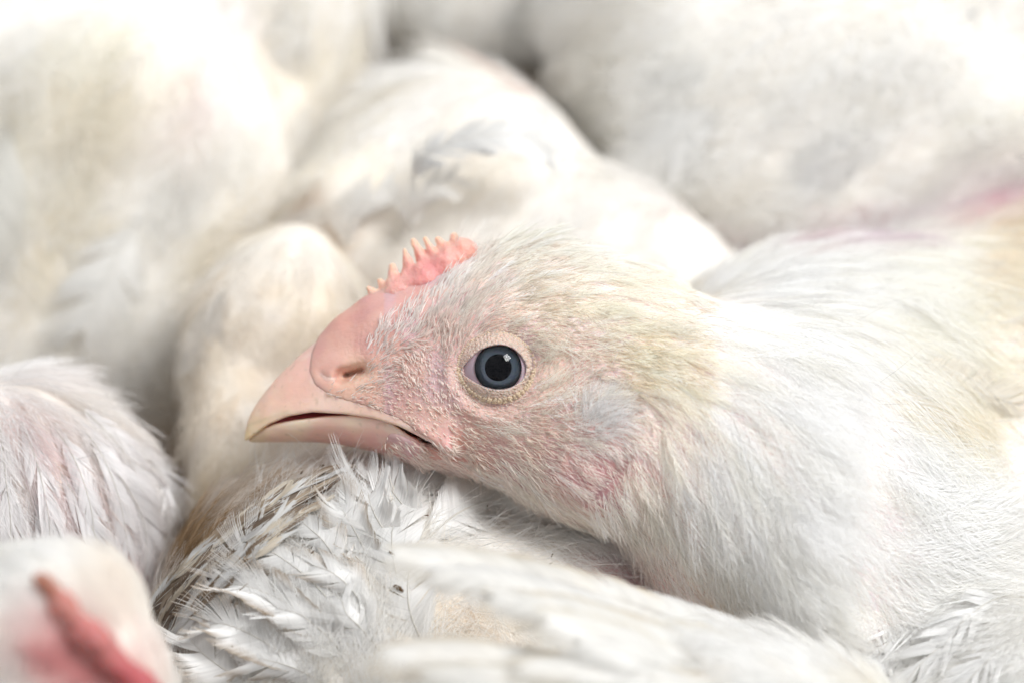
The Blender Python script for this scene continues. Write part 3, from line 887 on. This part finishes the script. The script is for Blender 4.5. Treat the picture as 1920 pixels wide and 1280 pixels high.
CRN = [(900, 470, .80, .79, .71), (880, 520, .84, .82, .76), (960, 440, .82, .815, .74), (1000, 520, .86, .84, .78), (1050, 600, .85, .80, .66), (1100, 470, .84, .84, .80), (1100, 540, .86, .83, .70), (1180, 560, .87, .83, .70), (1200, 640, .88, .83, .69), (1260, 690, .86, .80, .66), (1230, 740, .87, .81, .70), (1180, 840, .86, .78, .68),
       (1300, 590, .89, .885, .87), (1300, 750, .88, .86, .82), (1400, 560, .90, .895, .885), (1400, 700, .89, .885, .88), (1300, 880, .89, .88, .86), (1150, 960, .88, .84, .78), (1060, 970, .86, .78, .68), (1200, 1050, .88, .84, .80), (1450, 900, .89, .885, .88), (1500, 1150, .88, .87, .86), (1480, 540, .89, .88, .86),
       (1600, 600, .88, .86, .80), (1500, 700, .90, .895, .89), (1750, 550, .86, .82, .72), (1850, 450, .84, .76, .62), (1700, 720, .85, .79, .66), (1900, 700, .86, .81, .70), (1600, 800, .90, .90, .895), (1700, 850, .90, .895, .885), (1700, 950, .90, .895, .885), (1900, 900, .90, .895, .885), (1700, 1150, .87, .86, .84)]
MSTAIN = [(1845, 440, 30, TAN, 0.5), (1780, 500, 40, TAN, 0.35), (1785, 610, (60, 10), TAN, 0.6), (1700, 650, (60, 10), CREAM, 0.8), (1690, 720, (70, 12), TAN, 0.4), (1880, 370, 30, BROWN, 0.5), (1340, 1120, 25, TAN, 0.7), (1500, 460, (50, 10), (.70, .56, .64), 1.6), (1580, 452, (45, 9), (.66, .52, .60), 1.2), (1650, 440, (45, 9), LILAC, 1.3), (1710, 428, (50, 12), (.80, .52, .56), 1.3), (1770, 415, (40, 9), (.78, .56, .64), 1.2), (1830, 400, (35, 9), (.62, .48, .52), 1.0), (1420, 488, (40, 12), (.70, .58, .60), 0.8)]
def crown_colour(p, x, y):
    c = idw(x, y, CRN, 3.0)
    c = 1 - (1 - c) * np.array([0.50, 0.52, 0.58])
    k = np.clip((noise3(p + 55, 3.0) - 0.5) * 3, 0, 1)[:, None] * 0.14
    c = c * (1 - k) + np.array([.82, .77, .62]) * k
    for sx, sy, r, col, s in MSTAIN:
        rx, ry = r if isinstance(r, tuple) else (r, r)
        k = np.clip(np.exp(-((x - sx) / rx) ** 2 - ((y - sy) / ry) ** 2) * s * (0.5 + noise3(p + 77, 2.2)), 0, 1)[:, None]
        c = c * (1 - k) + np.array(col) * k
    return c
HD = [(900, 455, 0.6), (880, 520, 0.35), (960, 440, 1), (1000, 560, 0.5), (950, 530, 0.6), (1050, 500, 1), (1060, 620, 0.35), (1150, 640, 0.8), (1100, 700, 0.0), (1230, 700, 1), (1200, 800, 0.45), (1130, 780, 0.0), (1110, 900, 0.0), (1030, 800, 0), (1000, 900, 0.1), (960, 930, 0.25), (1060, 980, 0.8), (1150, 950, 0.5), (1200, 900, 0.9),
      (1250, 850, 1), (800, 600, 0), (860, 500, 0.0), (900, 600, 0), (900, 700, 0), (1300, 1000, 1), (1180, 1080, 0.3), (1250, 1110, 0.5), (1400, 600, 1), (1400, 1100, 1), (700, 700, 0)]
def head_w(c, x, y):
    return np.clip(idw(x, y, HD)[:, 0], 0, 1) * (x > 840) * (1.0 + 0.8 * (x < 1350)) * (x < 1560)
HL = [(900, 460, 5.5), (960, 450, 6.0), (900, 530, 4.0), (1000, 540, 4.5), (1100, 500, 6.5), (1150, 620, 6), (1250, 700, 6.5), (1200, 850, 6), (1060, 980, 5), (1150, 1000, 6), (1300, 900, 9), (1400, 700, 10), (1400, 1050, 10), (1500, 850, 12)]
plume(skin, main, 5200, lambda p, x, y: idw(x, y, HL)[:, 0], lambda p, x, y: 0.22 * idw(x, y, HL)[:, 0], FLOW, crown_colour, barbs=6, K=5, rad=0.05,
      lift=lambda p, x, y: np.where((x < 1000) & (y < 480), 0.35, 0.16), curl=0.10, phi=0.30, jitter=0.16, spread=0.16, weight=head_w, name='head_plumage', vary=0.07)
body_w = lambda c, x, y: (x > 1290) * np.clip((x - 1290) / 110, 0, 1) * (1 + 0 * y)
plume(skin, main, 8000, lambda p, x, y: np.where(x < 1560, 11, 14), lambda p, x, y: np.where(x < 1560, 2.6, 4.2), FLOW, crown_colour, barbs=9, K=5, rad=0.055,
      lift=0.14, curl=0.13, phi=0.42, jitter=0.10, spread=0.14, weight=body_w, name='body_plumage', vary=0.05, margin=7)

# ------------------------------------------------------------------ the chickens around it
def flock_bird(name, label, blobs, base, flow, stains_and_shade=(), n=1500, length=12, width=4.2, dirt=0.3, k=6.0, voxel=2.0, lift=0.16, curl=0.14, phi=0.5,
               jitter=0.12, spread=0.22, rad=0.075, barbs=6, tone=WHITE, vary=0.06, back=-0.2, dome=2.3):
    """blobs: (px, py, w, radius in px across, radius in px up, depth radius in mm, turn in degrees)"""
    t = thing(name, label, 'chicken', base, 'crowded white chickens around the one in focus')
    E = []
    lo, hi = np.full(3, 1e9), np.full(3, -1e9)
    for (bx, by, w, rx, ry, rz, *turn) in blobs:
        s = (DIST - w) / DIST * PX
        c = pix(bx, by, w); r = np.array([rx * s, ry * s, rz])
        a = math.radians(turn[0]) if turn else 0.0
        R = np.array([[math.cos(a), -math.sin(a), 0], [math.sin(a), math.cos(a), 0], [0, 0, 1.0]])
        E.append((c, r, R)); m = max(r[:2]) + 8
        lo = np.minimum(lo, c - [m, m, rz + 8]); hi = np.maximum(hi, c + [m, m, rz + 8])
    xs, ys, zs = (np.arange(lo[i], hi[i] + voxel, voxel, dtype=np.float32) for i in range(3))
    G = grid(xs, ys, zs)
    f = None
    for c, r, R in E:
        e = ellipsoid(G, c, r, R, dome)
        f = e if f is None else smin(f, e, k)
    X, Y, Z = np.broadcast_arrays(*G)
    Pn = np.stack([X, Y, Z], -1)
    f = f + 1.5 * (noise3(Pn + 300, 11.0) - 0.5)
    v, q = surface_nets(f, xs, ys, zs)
    s = Surf(v, q).relax(2)
    colour = feather_colours(stains_and_shade, dirt, base=tone)
    x, y = to_pix(s.v)
    mesh_obj('body', s.v, s.q, M_down, t, True, colour(s.v, x, y) * np.array([.93, .895, .85]))
    plume(s, t, n, length, width, flow, colour, barbs=barbs, K=4, rad=rad, lift=lift, curl=curl, phi=phi, jitter=jitter, spread=spread, vary=vary, back=back, sink=0.3)
    return t, s, colour

def surface_at(s, px, py, r=14):
    """nearest-to-viewer depth of a surface at a pixel"""
    x, y = to_pix(s.v)
    d = np.hypot(x - px, y - py)
    m = d < r
    while not m.any():
        r *= 1.5; m = d < r
    return s.v[m, 2].max()

def lay(s, pts, lifts=None):
    """spine control points on a surface: (px, py) pairs, raised by the given millimetres"""
    lifts = lifts or [0.6] * len(pts)
    return [(x, y, surface_at(s, x, y, 30) + l) for (x, y), l in zip(pts, lifts)]

def scatter_feathers(t, s, n, length, width, flow, colour, nb=30, **kw):
    p, nr = s.scatter(n, None, 4, 0.25)
    x, y = to_pix(p)
    d = flow(p, x, y); d = unit(d - nr * (d * nr).sum(1)[:, None]); d = unit(d + rng.normal(0, 0.15, d.shape))
    c = colour(p, x, y)
    for i in range(n):
        L = length * rng.uniform(0.8, 1.25)
        pts = [p[i] + d[i] * L * a + nr[i] * (0.5 + 0.10 * L * a - 0.20 * L * a * a) for a in (0, 0.33, 0.66, 1.0)]
        sp = [(*[float(b) for b in to_pix(q)], float(q[2])) for q in pts]
        feather(t, sp, width * rng.uniform(0.8, 1.2), colour=c[i], edge=c[i] * 0.97, nb=nb, up=nr[i], cup=0.25, fray=0.1, **kw)

def fl(dx, dy, dz=0.0):
    v = np.array([dx, -dy, dz])
    return lambda p, x, y: np.tile(v, (len(p), 1)) + 0.5 * (np.stack([noise3(p + 11, 18), noise3(p + 500, 18), 0 * x], 1) - 0.5)


# big bird, upper left
f1 = fl(-0.35, 0.9, 0.2)
t1, s1, c1 = flock_bird('chicken', 'big rounded white chicken body, out of focus, filling the upper left corner',
    [(190, 30, -104, 505, 460, 36), (178, 420, -92, 410, 385, 33, -18), (-250, 200, -120, 500, 560, 45)], pix(50, 1700, -170), f1,
    [(430, 60, (90, 50), LILAC, 0.4), (400, 130, (70, 30), PINK, 0.25), (120, 420, (40, 50), (0.74, 0.66, 0.46), 0.8), (200, 430, (50, 15), (0.74, 0.66, 0.46), 0.7), (60, 120, (70, 40), (.78, .74, .62), .6), (550, 80, (80, 90), CREAM, 0.7), (230, 60, 70, (.80, .78, .68), .6), (40, 200, 60, (.78, .74, .60), .6), (480, 420, (80, 60), CREAM, 0.5), (170, 280, 60, (.78, .73, .60), 0.5), (470, 610, (22, 90), (.62, .47, .34), 0.9), (390, 720, (22, 70), (.60, .45, .32), 0.9), (590, 370, (22, 80), (.70, .55, .42), 0.8), (690, 110, (18, 60), (.66, .50, .36), 0.9)],  # final brown spots paint crease shade down the right boundary
    n=1700, length=15, width=6, dirt=0.4, k=12, barbs=5, rad=0.12, dome=5.0)
# top centre
f2 = fl(0.1, 1.0, 0.2)
t2, s2, c2 = flock_bird('chicken', 'white chicken rump dipping in from the top edge left of centre, out of focus',
    [(885, -140, -116, 215, 272, 30), (900, -420, -150, 330, 300, 45)], pix(900, 1500, -230), f2, [(800, 60, 50, CREAM, 0.4)], n=900, length=14, width=5, barbs=5, rad=0.12, dome=3.4)
# upper right
f3 = fl(-0.7, 0.45, 0.2)
t3, s3, c3 = flock_bird('chicken', 'large white chicken body out of focus filling the upper right corner',
    [(1500, 0, -97, 455, 415, 38), (1435, 275, -84, 215, 228, 28), (1860, 10, -92, 420, 420, 38), (1650, 250, -88, 240, 225, 30)], pix(1560, 1700, -200), f3,
    [(1540, 445, (60, 14), (.70, .56, .64), 1.4), (1700, 410, (90, 16), (.80, .52, .56), 1.5), (1410, 470, (60, 16), (.64, .50, .52), 1.2), (1800, 380, (60, 14), LILAC, 0.5), (1200, 60, (60, 80), (.80, .79, .74), 0.5), (1400, 130, 80, (.80, .79, .76), 0.5), (1880, 210, (60, 20), (.76, .74, .62), 0.7)],
    n=1900, length=15, width=5.5, dirt=0.2, k=14, barbs=5, rad=0.12, dome=3.6)
# behind the head
f4 = fl(-0.55, 0.6, 0.25)
t4, s4, c4 = flock_bird('chicken', 'white chicken directly behind the comb, a loose curled feather standing on its back',
    [(865, 420, -74, 265, 285, 30), (1085, 640, -66, 340, 300, 30), (655, 435, -60, 68, 100, 15, 20), (900, 800, -90, 420, 400, 35)], pix(950, 1650, -150), f4,
    [(640, 300, (60, 60), CREAM, 0.5), (700, 330, (30, 60), CREAM, 0.5), (1000, 165, (50, 14), (.62, .50, .46), 0.8), (590, 400, (25, 60), (.66, .50, .38), 0.8), (640, 440, (30, 40), (.68, .54, .42), 0.7), (1250, 400, (70, 14), (.72, .66, .64), 0.5)], n=1500, length=13, width=4.5, dirt=0.25, k=9, barbs=5, rad=0.09, dome=3.0)  # brown spots at the left boundary paint shade into the crease
# squeezed behind the beak
f5 = fl(-0.15, 1.0, 0.1)
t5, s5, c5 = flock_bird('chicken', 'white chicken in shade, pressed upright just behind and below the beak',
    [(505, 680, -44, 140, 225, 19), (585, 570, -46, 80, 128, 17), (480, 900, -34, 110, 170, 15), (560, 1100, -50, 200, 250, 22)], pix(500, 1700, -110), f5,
    [(470, 720, 40, TAN, 0.3), (400, 640, (40, 200), (.80, .72, .60), 0.7), (480, 880, (60, 60), CREAM, 0.6)], n=1300, length=9, width=3.2, dirt=0.5, rad=0.06, dome=3.6, tone=np.array([.85, .825, .785]))  # tone has shade painted in; tall left-hand spot paints crease shade
# left edge, middle
f6 = fl(0.35, 0.95, 0.05)
t6, s6, c6 = flock_bird('chicken', 'white chicken at the left edge with pink skin showing between narrow feathers',
    [(20, 1010, -16, 262, 318, 22), (-200, 1200, -20, 350, 380, 28)], pix(-100, 1750, -50), f6,
    [(20, 800, (20, 50), PINK, 0.7), (100, 860, (30, 60), PINK, 0.5), (210, 1000, (50, 60), PINK, 0.6), (60, 1000, 60, (.80, .70, .70), 0.5), (120, 880, (10, 40), TAN, 0.4)], n=1500, length=11, width=2.2, phi=0.3, dirt=0.15, rad=0.055, tone=np.array([.87, .85, .845]))
# below the head
f8 = flow_table([(330, 1100, 0.7, -0.75), (450, 1000, 0.75, -0.7), (600, 900, 0.6, -0.6), (560, 1150, -0.2, -1), (700, 950, 0.2, -1), (700, 1150, -0.1, -1), (850, 930, 1, 0.1), (1000, 1000, 1, 0.5), (900, 1150, 0.5, 0.8), (1150, 1080, 1, 0.6)])
t8, s8, c8 = flock_bird('chicken', 'white chicken under the head in focus, with soiled brown wing feathers',
    [(640, 1235, -8, 365, 365, 26), (960, 1300, -12, 340, 335, 26), (1180, 1290, -20, 240, 230, 20)], pix(750, 1900, 0), f8,
    [(1190, 1080, (75, 40), (.80, .52, .54), 1.5), (1120, 1040, (40, 25), PINK, 1.2), (325, 1100, (55, 120), BROWN, 1.2), (430, 1000, (70, 45), BROWN, 1.1), (540, 930, (70, 25), BROWN, 0.8), (600, 870, (60, 20), CREAM, 0.5), (840, 1150, (100, 60), (.70, .58, .44), 0.5), (730, 1030, (20, 20), CREAM, 0.9)],  # broad tan spot paints shade in the wing gap; BROWN spots are soiling
    n=2400, length=9, width=3.2, dirt=0.15, rad=0.05, lift=0.2, voxel=1.6)
# foreground, bottom centre
f9 = fl(-1.0, -0.15, 0.3)
t9, s9, c9 = flock_bird('chicken', 'white chicken in the foreground at the bottom, blurred wing feathers pointing left',
    [(1330, 1590, 32, 430, 400, 26), (1000, 1620, 30, 350, 330, 22)], pix(1350, 2200, 40), f9, [(1300, 1170, 60, CREAM, 0.5), (1350, 1250, 30, (.72, .62, .50), .5)], n=1300, length=11, width=4, dirt=0.3)
# lower right corner
f10 = fl(-0.75, 0.55, 0.1)
t10, s10, c10 = flock_bird('chicken', 'fluffy white chicken in the lower right corner with fine silky feathers',
    [(1870, 1340, 2, 290, 262, 20), (1700, 1300, 4, 130, 120, 10)], pix(1900, 1900, 10), f10, [(1640, 1090, 60, (.78, .74, .68), .4)], n=1900, length=10, width=2.6, phi=0.35, dirt=0.08, rad=0.05, lift=0.3, curl=0.2, jitter=0.2, barbs=7)

# head seen from behind in the lower left corner
t7, s7, c7 = flock_bird('chicken', 'blurred chicken head in the lower left corner, red comb running down it',
    [(85, 1205, 52, 212, 185, 17), (160, 1330, 50, 170, 160, 15), (-60, 1450, 40, 260, 260, 22)], pix(0, 2000, 60), fl(-0.8, -0.5, 0.1),
    [(150, 1240, (60, 60), (.78, .42, .42), 0.9), (210, 1290, (70, 50), (.78, .40, .40), 1.0), (50, 1230, 60, (.82, .70, .66), 0.4), (240, 1150, (50, 80), (.84, .76, .68), 0.6)], n=1500, length=5.5, width=1.6, phi=0.35, dirt=0.15, rad=0.05, voxel=1.2, k=4)
def comb7(G):
    f = None
    path = [(80, 1088, 1.2), (118, 1135, 1.5), (160, 1185, 1.8), (208, 1235, 2.0), (262, 1290, 2.2), (330, 1360, 2.2)]
    pp = [np.array(pix(a, b, surface_at(s7, a, b, 14) + 1.3)) for a, b, r in path]
    for i in range(len(path) - 1):
        c = capsule(G, pp[i], pp[i + 1], path[i][2], path[i + 1][2])
        f = c if f is None else smin(f, c, 0.8)
    for i, u in enumerate(np.linspace(0.04, 0.5, 6)):
        j = min(int(u * 5), 4); b = pp[j] + (pp[j + 1] - pp[j]) * (u * 5 - j)
        f = smin(f, capsule(G, b, b + np.array([0.5, 0.5, 2.2 + 0.8 * (i % 2)]), 1.0, 0.5), 0.6)
    X, Y, Z = np.broadcast_arrays(*G)
    return f + 0.9 * (noise3(np.stack([X, Y, Z], -1) + 20, 2.4) - 0.5)
solid('comb', comb7, ax(-66, -38, .35), ax(-58, -28, .35), ax(50, 80, .35), M_comb, t7,
      lambda p, x, y: idw(x, y, [(80, 1090, .40, .18, .12), (115, 1135, .48, .20, .17), (170, 1190, .50, .18, .17), (260, 1280, .46, .11, .12)], 2.5), 2)

# ------------------------------------------------------------------ large single feathers
sf = [(t1, s1, 10, 18, 6.5, f1, c1), (t2, s2, 4, 16, 6, f2, c2), (t3, s3, 9, 18, 6.5, f3, c3), (t4, s4, 8, 16, 5.5, f4, c4), (t5, s5, 3, 12, 3.5, f5, c5)]
for a in sf:
    scatter_feathers(*a)
# loose curled feather behind the comb
feather(t4, [(772, 338, -36), (790, 298, -32), (845, 266, -30), (920, 252, -29), (985, 258, -30), (1036, 288, -32)], 3.3, colour=(.80, .80, .79), edge=(.86, .86, .85), nb=70, up=(0, 0.4, 0.9), cup=0.12, fray=0.12, phi=0.7, asym=-0.2)
feather(t4, [(650, 470, -42), (655, 420, -40), (690, 372, -39), (740, 345, -40)], 4.0, up=(0.1, 0.5, 0.85), cup=0.3, fray=0.15)
feather(t4, [(770, 430, -38), (775, 390, -36), (800, 355, -35), (850, 330, -36)], 4.0, up=(0.1, 0.5, 0.85), cup=0.3, fray=0.15)

# soiled narrow wing feathers below the beak, running up to the chin
edge_line = [(268, 1235), (285, 1160), (340, 1085), (430, 1005), (530, 930), (645, 868)]
for i in range(44):
    o = rng.uniform(-16, 62); a0 = rng.uniform(0, 0.45); a1 = min(1.0, a0 + rng.uniform(0.35, 0.6))
    cpt = catmull([(*p, 0) for p in edge_line], 60)[:, :2] + np.array([0.62, 0.78]) * o
    sel = cpt[np.linspace(a0 * 59, a1 * 59, 4).astype(int)] + rng.normal(0, 5, (4, 2))
    c = [WHITE * 0.9, np.array([.45, .35, .25]), np.array([.26, .18, .11]), np.array([.17, .11, .065]), np.array([.74, .66, .54])][rng.integers(0, 5)]
    feather(t8, lay(s8, [tuple(q) for q in sel], [0.2, 2.4, 3.4, rng.uniform(2.6, 4.0)]), rng.uniform(0.6, 1.3), colour=c, edge=c * 0.8, nb=44, up=(-.3, .3, .9), phi=0.33, fray=0.22, cup=0.1, stain=0.7, tip=0.7)
feather(t8, lay(s8, [(540, 955), (570, 912), (605, 884), (655, 872)], [2.2, 3.0, 3.2, 2.6]), 1.2, colour=(.66, .60, .52), edge=(.30, .22, .16), nb=50, up=(-.3, .5, .8), phi=0.3, fray=0.2, stain=0.8)

# curled, wavy-edged feathers of that wing
CURL = [[(640, 1150), (580, 1085), (520, 1040), (478, 1022)], [(620, 1210), (545, 1135), (470, 1100), (425, 1095)], [(580, 1270), (500, 1205), (425, 1170), (385, 1172)],
        [(650, 1085), (612, 1020), (575, 985), (552, 968)], [(705, 1070), (668, 1000), (648, 965), (636, 942)], [(520, 1300), (440, 1265), (385, 1228), (352, 1192)],
        [(700, 1160), (655, 1100), (622, 1072), (590, 1060)], [(745, 1025), (712, 980), (695, 945), (690, 918)], [(660, 1240), (600, 1180), (560, 1150), (520, 1140)], [(640, 1300), (560, 1255), (490, 1235), (450, 1240)],
        [(470, 1120), (455, 1070), (462, 1030), (485, 1000)], [(430, 1190), (412, 1150), (418, 1105), (440, 1075)], [(720, 1230), (680, 1180), (650, 1150), (640, 1120)], [(790, 985), (755, 945), (732, 915), (722, 895)]]
for i, sp in enumerate(CURL):
    feather(t8, lay(s8, sp, [-0.8, 1.2, 2.2, 2.0]), rng.uniform(3.4, 4.8), colour=WHITE * rng.uniform(0.95, 1.0), edge=np.array([.40, .28, .16]) if i < 7 or i in (9, 11) else WHITE * .95, nb=56, up=(-.1, .35, .95),
            cup=0.05, roll=rng.uniform(0.5, 1.1) * (-1 if i % 3 == 0 else 1), fray=0.11, wave=0.5, phi=0.9, tip=0.6)
# plain white covert feathers beside them
for sp in [[(800, 1010), (860, 960), (930, 935), (1000, 945)], [(760, 1120), (740, 1060), (735, 1000), (745, 950)], [(800, 1220), (770, 1150), (765, 1090), (775, 1030)], [(690, 1010), (720, 950), (770, 915), (830, 905)]]:
    feather(t8, lay(s8, sp, [-1.0, 0.9, 1.4, 0.9]), 4.8, colour=WHITE, edge=WHITE * 0.96, nb=70, cup=0.15, fray=0.05)

# blurred wing feathers in the foreground
FORE = [([(1580, 1290), (1400, 1205), (1240, 1150), (1110, 1120)], 40, 4.2), ([(1560, 1270), (1330, 1180), (1130, 1112), (950, 1060)], 42, 4.0), ([(1500, 1285), (1200, 1165), (950, 1072), (740, 1036)], 46, 3.8),
        ([(1480, 1290), (1240, 1195), (1010, 1110), (820, 1075)], 50, 3.6), ([(1500, 1310), (1300, 1225), (1120, 1160), (930, 1118)], 52, 3.6), ([(1450, 1310), (1300, 1250), (1170, 1200), (1030, 1160)], 55, 3.6),
        ([(1450, 1330), (1330, 1280), (1200, 1235), (1090, 1205)], 56, 3.6), ([(1450, 1340), (1150, 1275), (900, 1228), (728, 1222)], 58, 3.4), ([(1450, 1360), (1200, 1310), (950, 1275), (800, 1262)], 60, 3.4),
        ([(1300, 1370), (1050, 1325), (880, 1300), (745, 1300)], 60, 3.4), ([(1520, 1350), (1330, 1295), (1150, 1262), (980, 1248)], 59, 3.4), ([(1620, 1330), (1480, 1262), (1350, 1215), (1240, 1190)], 44, 4.0)]
for i, (sp, w, wd) in enumerate(FORE):
    feather(t9, [(x, y, w - 16 * (1 - k) ** 1.5 + rng.normal(0, 0.8)) for (x, y), k in zip(sp, (0, .4, .75, 1))], wd, colour=WHITE * np.array([.98, .97, .945]), edge=[WHITE * .9, np.array([.66, .56, .40]), np.array([.74, .68, .56])][i % 3],
            nb=60, up=(0, .5, .87), cup=0.5, fray=0.07, phi=0.85, tip=0.65, stain=0.25)

# narrow feathers of the bird at the left edge
for i, sp in enumerate([[(40, 790), (70, 870), (90, 960), (95, 1040)], [(90, 780), (140, 860), (170, 950), (180, 1040)], [(130, 770), (190, 850), (225, 940), (240, 1030)], [(150, 760), (220, 830), (265, 910), (285, 1000)], [(0, 800), (10, 890), (20, 980), (15, 1050)],
                        [(170, 830), (230, 900), (270, 980), (275, 1070)], [(110, 880), (160, 960), (190, 1040), (195, 1100)], [(200, 800), (255, 850), (290, 920), (302, 990)], [(60, 900), (90, 980), (120, 1060), (140, 1120)], [(230, 830), (280, 860), (305, 890), (312, 930)]]):
    feather(t6, lay(s6, sp, [-0.8, 1.2, 2.0, 2.2]), rng.uniform(1.8, 3.0), colour=np.array([.87, .85, .85]), edge=np.array([.86, .82, .82]), nb=48, up=(.3, .1, .95), cup=0.15, fray=0.12, phi=0.45, tip=0.6)
# silky feathers in the lower right corner
for i, sp in enumerate([[(1800, 1110), (1730, 1150), (1670, 1200), (1630, 1250)], [(1850, 1150), (1790, 1190), (1730, 1240), (1690, 1290)], [(1750, 1090), (1690, 1120), (1640, 1150), (1610, 1190)], [(1900, 1110), (1850, 1130), (1800, 1170), (1770, 1210)], [(1900, 1190), (1860, 1230), (1820, 1270), (1790, 1300)], [(1720, 1180), (1670, 1220), (1630, 1270), (1610, 1310)]]):
    feather(t10, lay(s10, sp, [-0.8, 1.4, 2.2, 2.0]), 3.0, colour=np.array([.885, .88, .87]), nb=60, up=(-.2, .2, .95), cup=0.2, fray=0.2, phi=0.5)
# feathers on the side of the chicken in focus
for sp in [[(1720, 965), (1785, 985), (1850, 1005), (1910, 1035)], [(1680, 700), (1755, 715), (1830, 735), (1900, 755)]]:
    feather(main, lay(skin, sp, [-2.5, -0.3, 0.8, 1.0]), 4.2, colour=crown_colour(np.array([pix(*sp[1])]), np.array([sp[1][0]]), np.array([sp[1][1]]))[0], nb=70, cup=0.3, fray=0.12, phi=0.8)

# ------------------------------------------------------------------ dried dirt on the feathers
def fleck(px, py, size, ang, s):
    n = 9
    ring = [(math.cos(a) * size * rng.uniform(0.7, 1.2) * 1.9, math.sin(a) * size * rng.uniform(0.6, 1.2) * 0.6) for a in np.linspace(0, 2 * math.pi, n, endpoint=False)]
    w = surface_at(s, px, py, 20) + 1.6
    c = pix(px, py, w); ca, sa = math.cos(ang), math.sin(ang)
    v = []
    for z, k in ((-0.25, 0.8), (0.05, 1.0), (0.3, 0.55)):
        v += [c + np.array([(x * ca - y * sa) * k, (x * sa + y * ca) * k, z * size]) for x, y in ring]
    v.append(c + np.array([0, 0, 0.38 * size]))
    f = []
    for l in range(2):
        f += [(l * n + i, l * n + (i + 1) % n, (l + 1) * n + (i + 1) % n, (l + 1) * n + i) for i in range(n)]
    f += [(2 * n + i, 2 * n + (i + 1) % n, 3 * n, 3 * n) for i in range(n)]
    me = bpy.data.meshes.new('dirt_fleck')
    o0 = to_world(c)
    me.from_pydata([tuple(q) for q in (to_world(np.array(v)) - o0)], [], [tuple(dict.fromkeys(q)) for q in f])
    me.materials.append(M_dirt)
    o = bpy.data.objects.new('dirt_fleck', me); COL.objects.link(o); o.location = o0
    o['label'] = 'tiny dry brown dirt fleck stuck to the white feathers below the head'; o['category'] = 'dirt'; o['group'] = 'dirt flecks on the feathers'
M_dirt = flesh_mat('dried_dirt', rough=0.9, sss=0.0, bump=0.8, colour=(0.10, 0.06, 0.03), cell=0.0005)
for px, py, sz, an in [(655, 932, 0.55, 0.6), (664, 880, 0.3, 0.5), (648, 952, 0.35, 0.8), (747, 1102, 0.6, -0.5), (735, 1037, 0.35, -0.6), (1030, 1058, 0.3, 0.7), (1035, 1040, 0.2, 1.2), (914, 950, 0.25, 1.4), (698, 1146, 0.2, 0.3), (520, 1005, 0.3, 1.2), (604, 872, 0.3, 0.2), (566, 884, 0.22, 0.9), (690, 905, 0.2, 0.4), (765, 905, 0.2, 1.1), (620, 990, 0.25, 0.2), (715, 985, 0.18, 0.9), (585, 1035, 0.22, 0.7), (800, 965, 0.18, 0.1)]:
    fleck(px, py, sz, an, s8)

# loose downy barbs over the feathers below the head and on the flank
soft = lambda p, x, y: np.tile([.93, .925, .91], (len(x), 1)) * rng.uniform(0.85, 1.02, (len(x), 1))
bristles(s8, t8, 4200, 6.0, f8, soft, 0.035, 0.75, lambda c, x, y: (x > 470) * (x < 1250) * (y < 1260) * 1.0, 'loose_down', K=6, spread=0.45, mat=M_plume)
bristles(skin, main, 4500, 6.5, FLOW, soft, 0.035, 0.55, lambda c, x, y: np.clip((x - 1400) / 150, 0, 1), 'loose_down', K=6, spread=0.35, mat=M_plume)
bristles(s6, t6, 1500, 5.0, f6, soft, 0.035, 0.6, None, 'loose_down', K=5, spread=0.4, mat=M_plume)
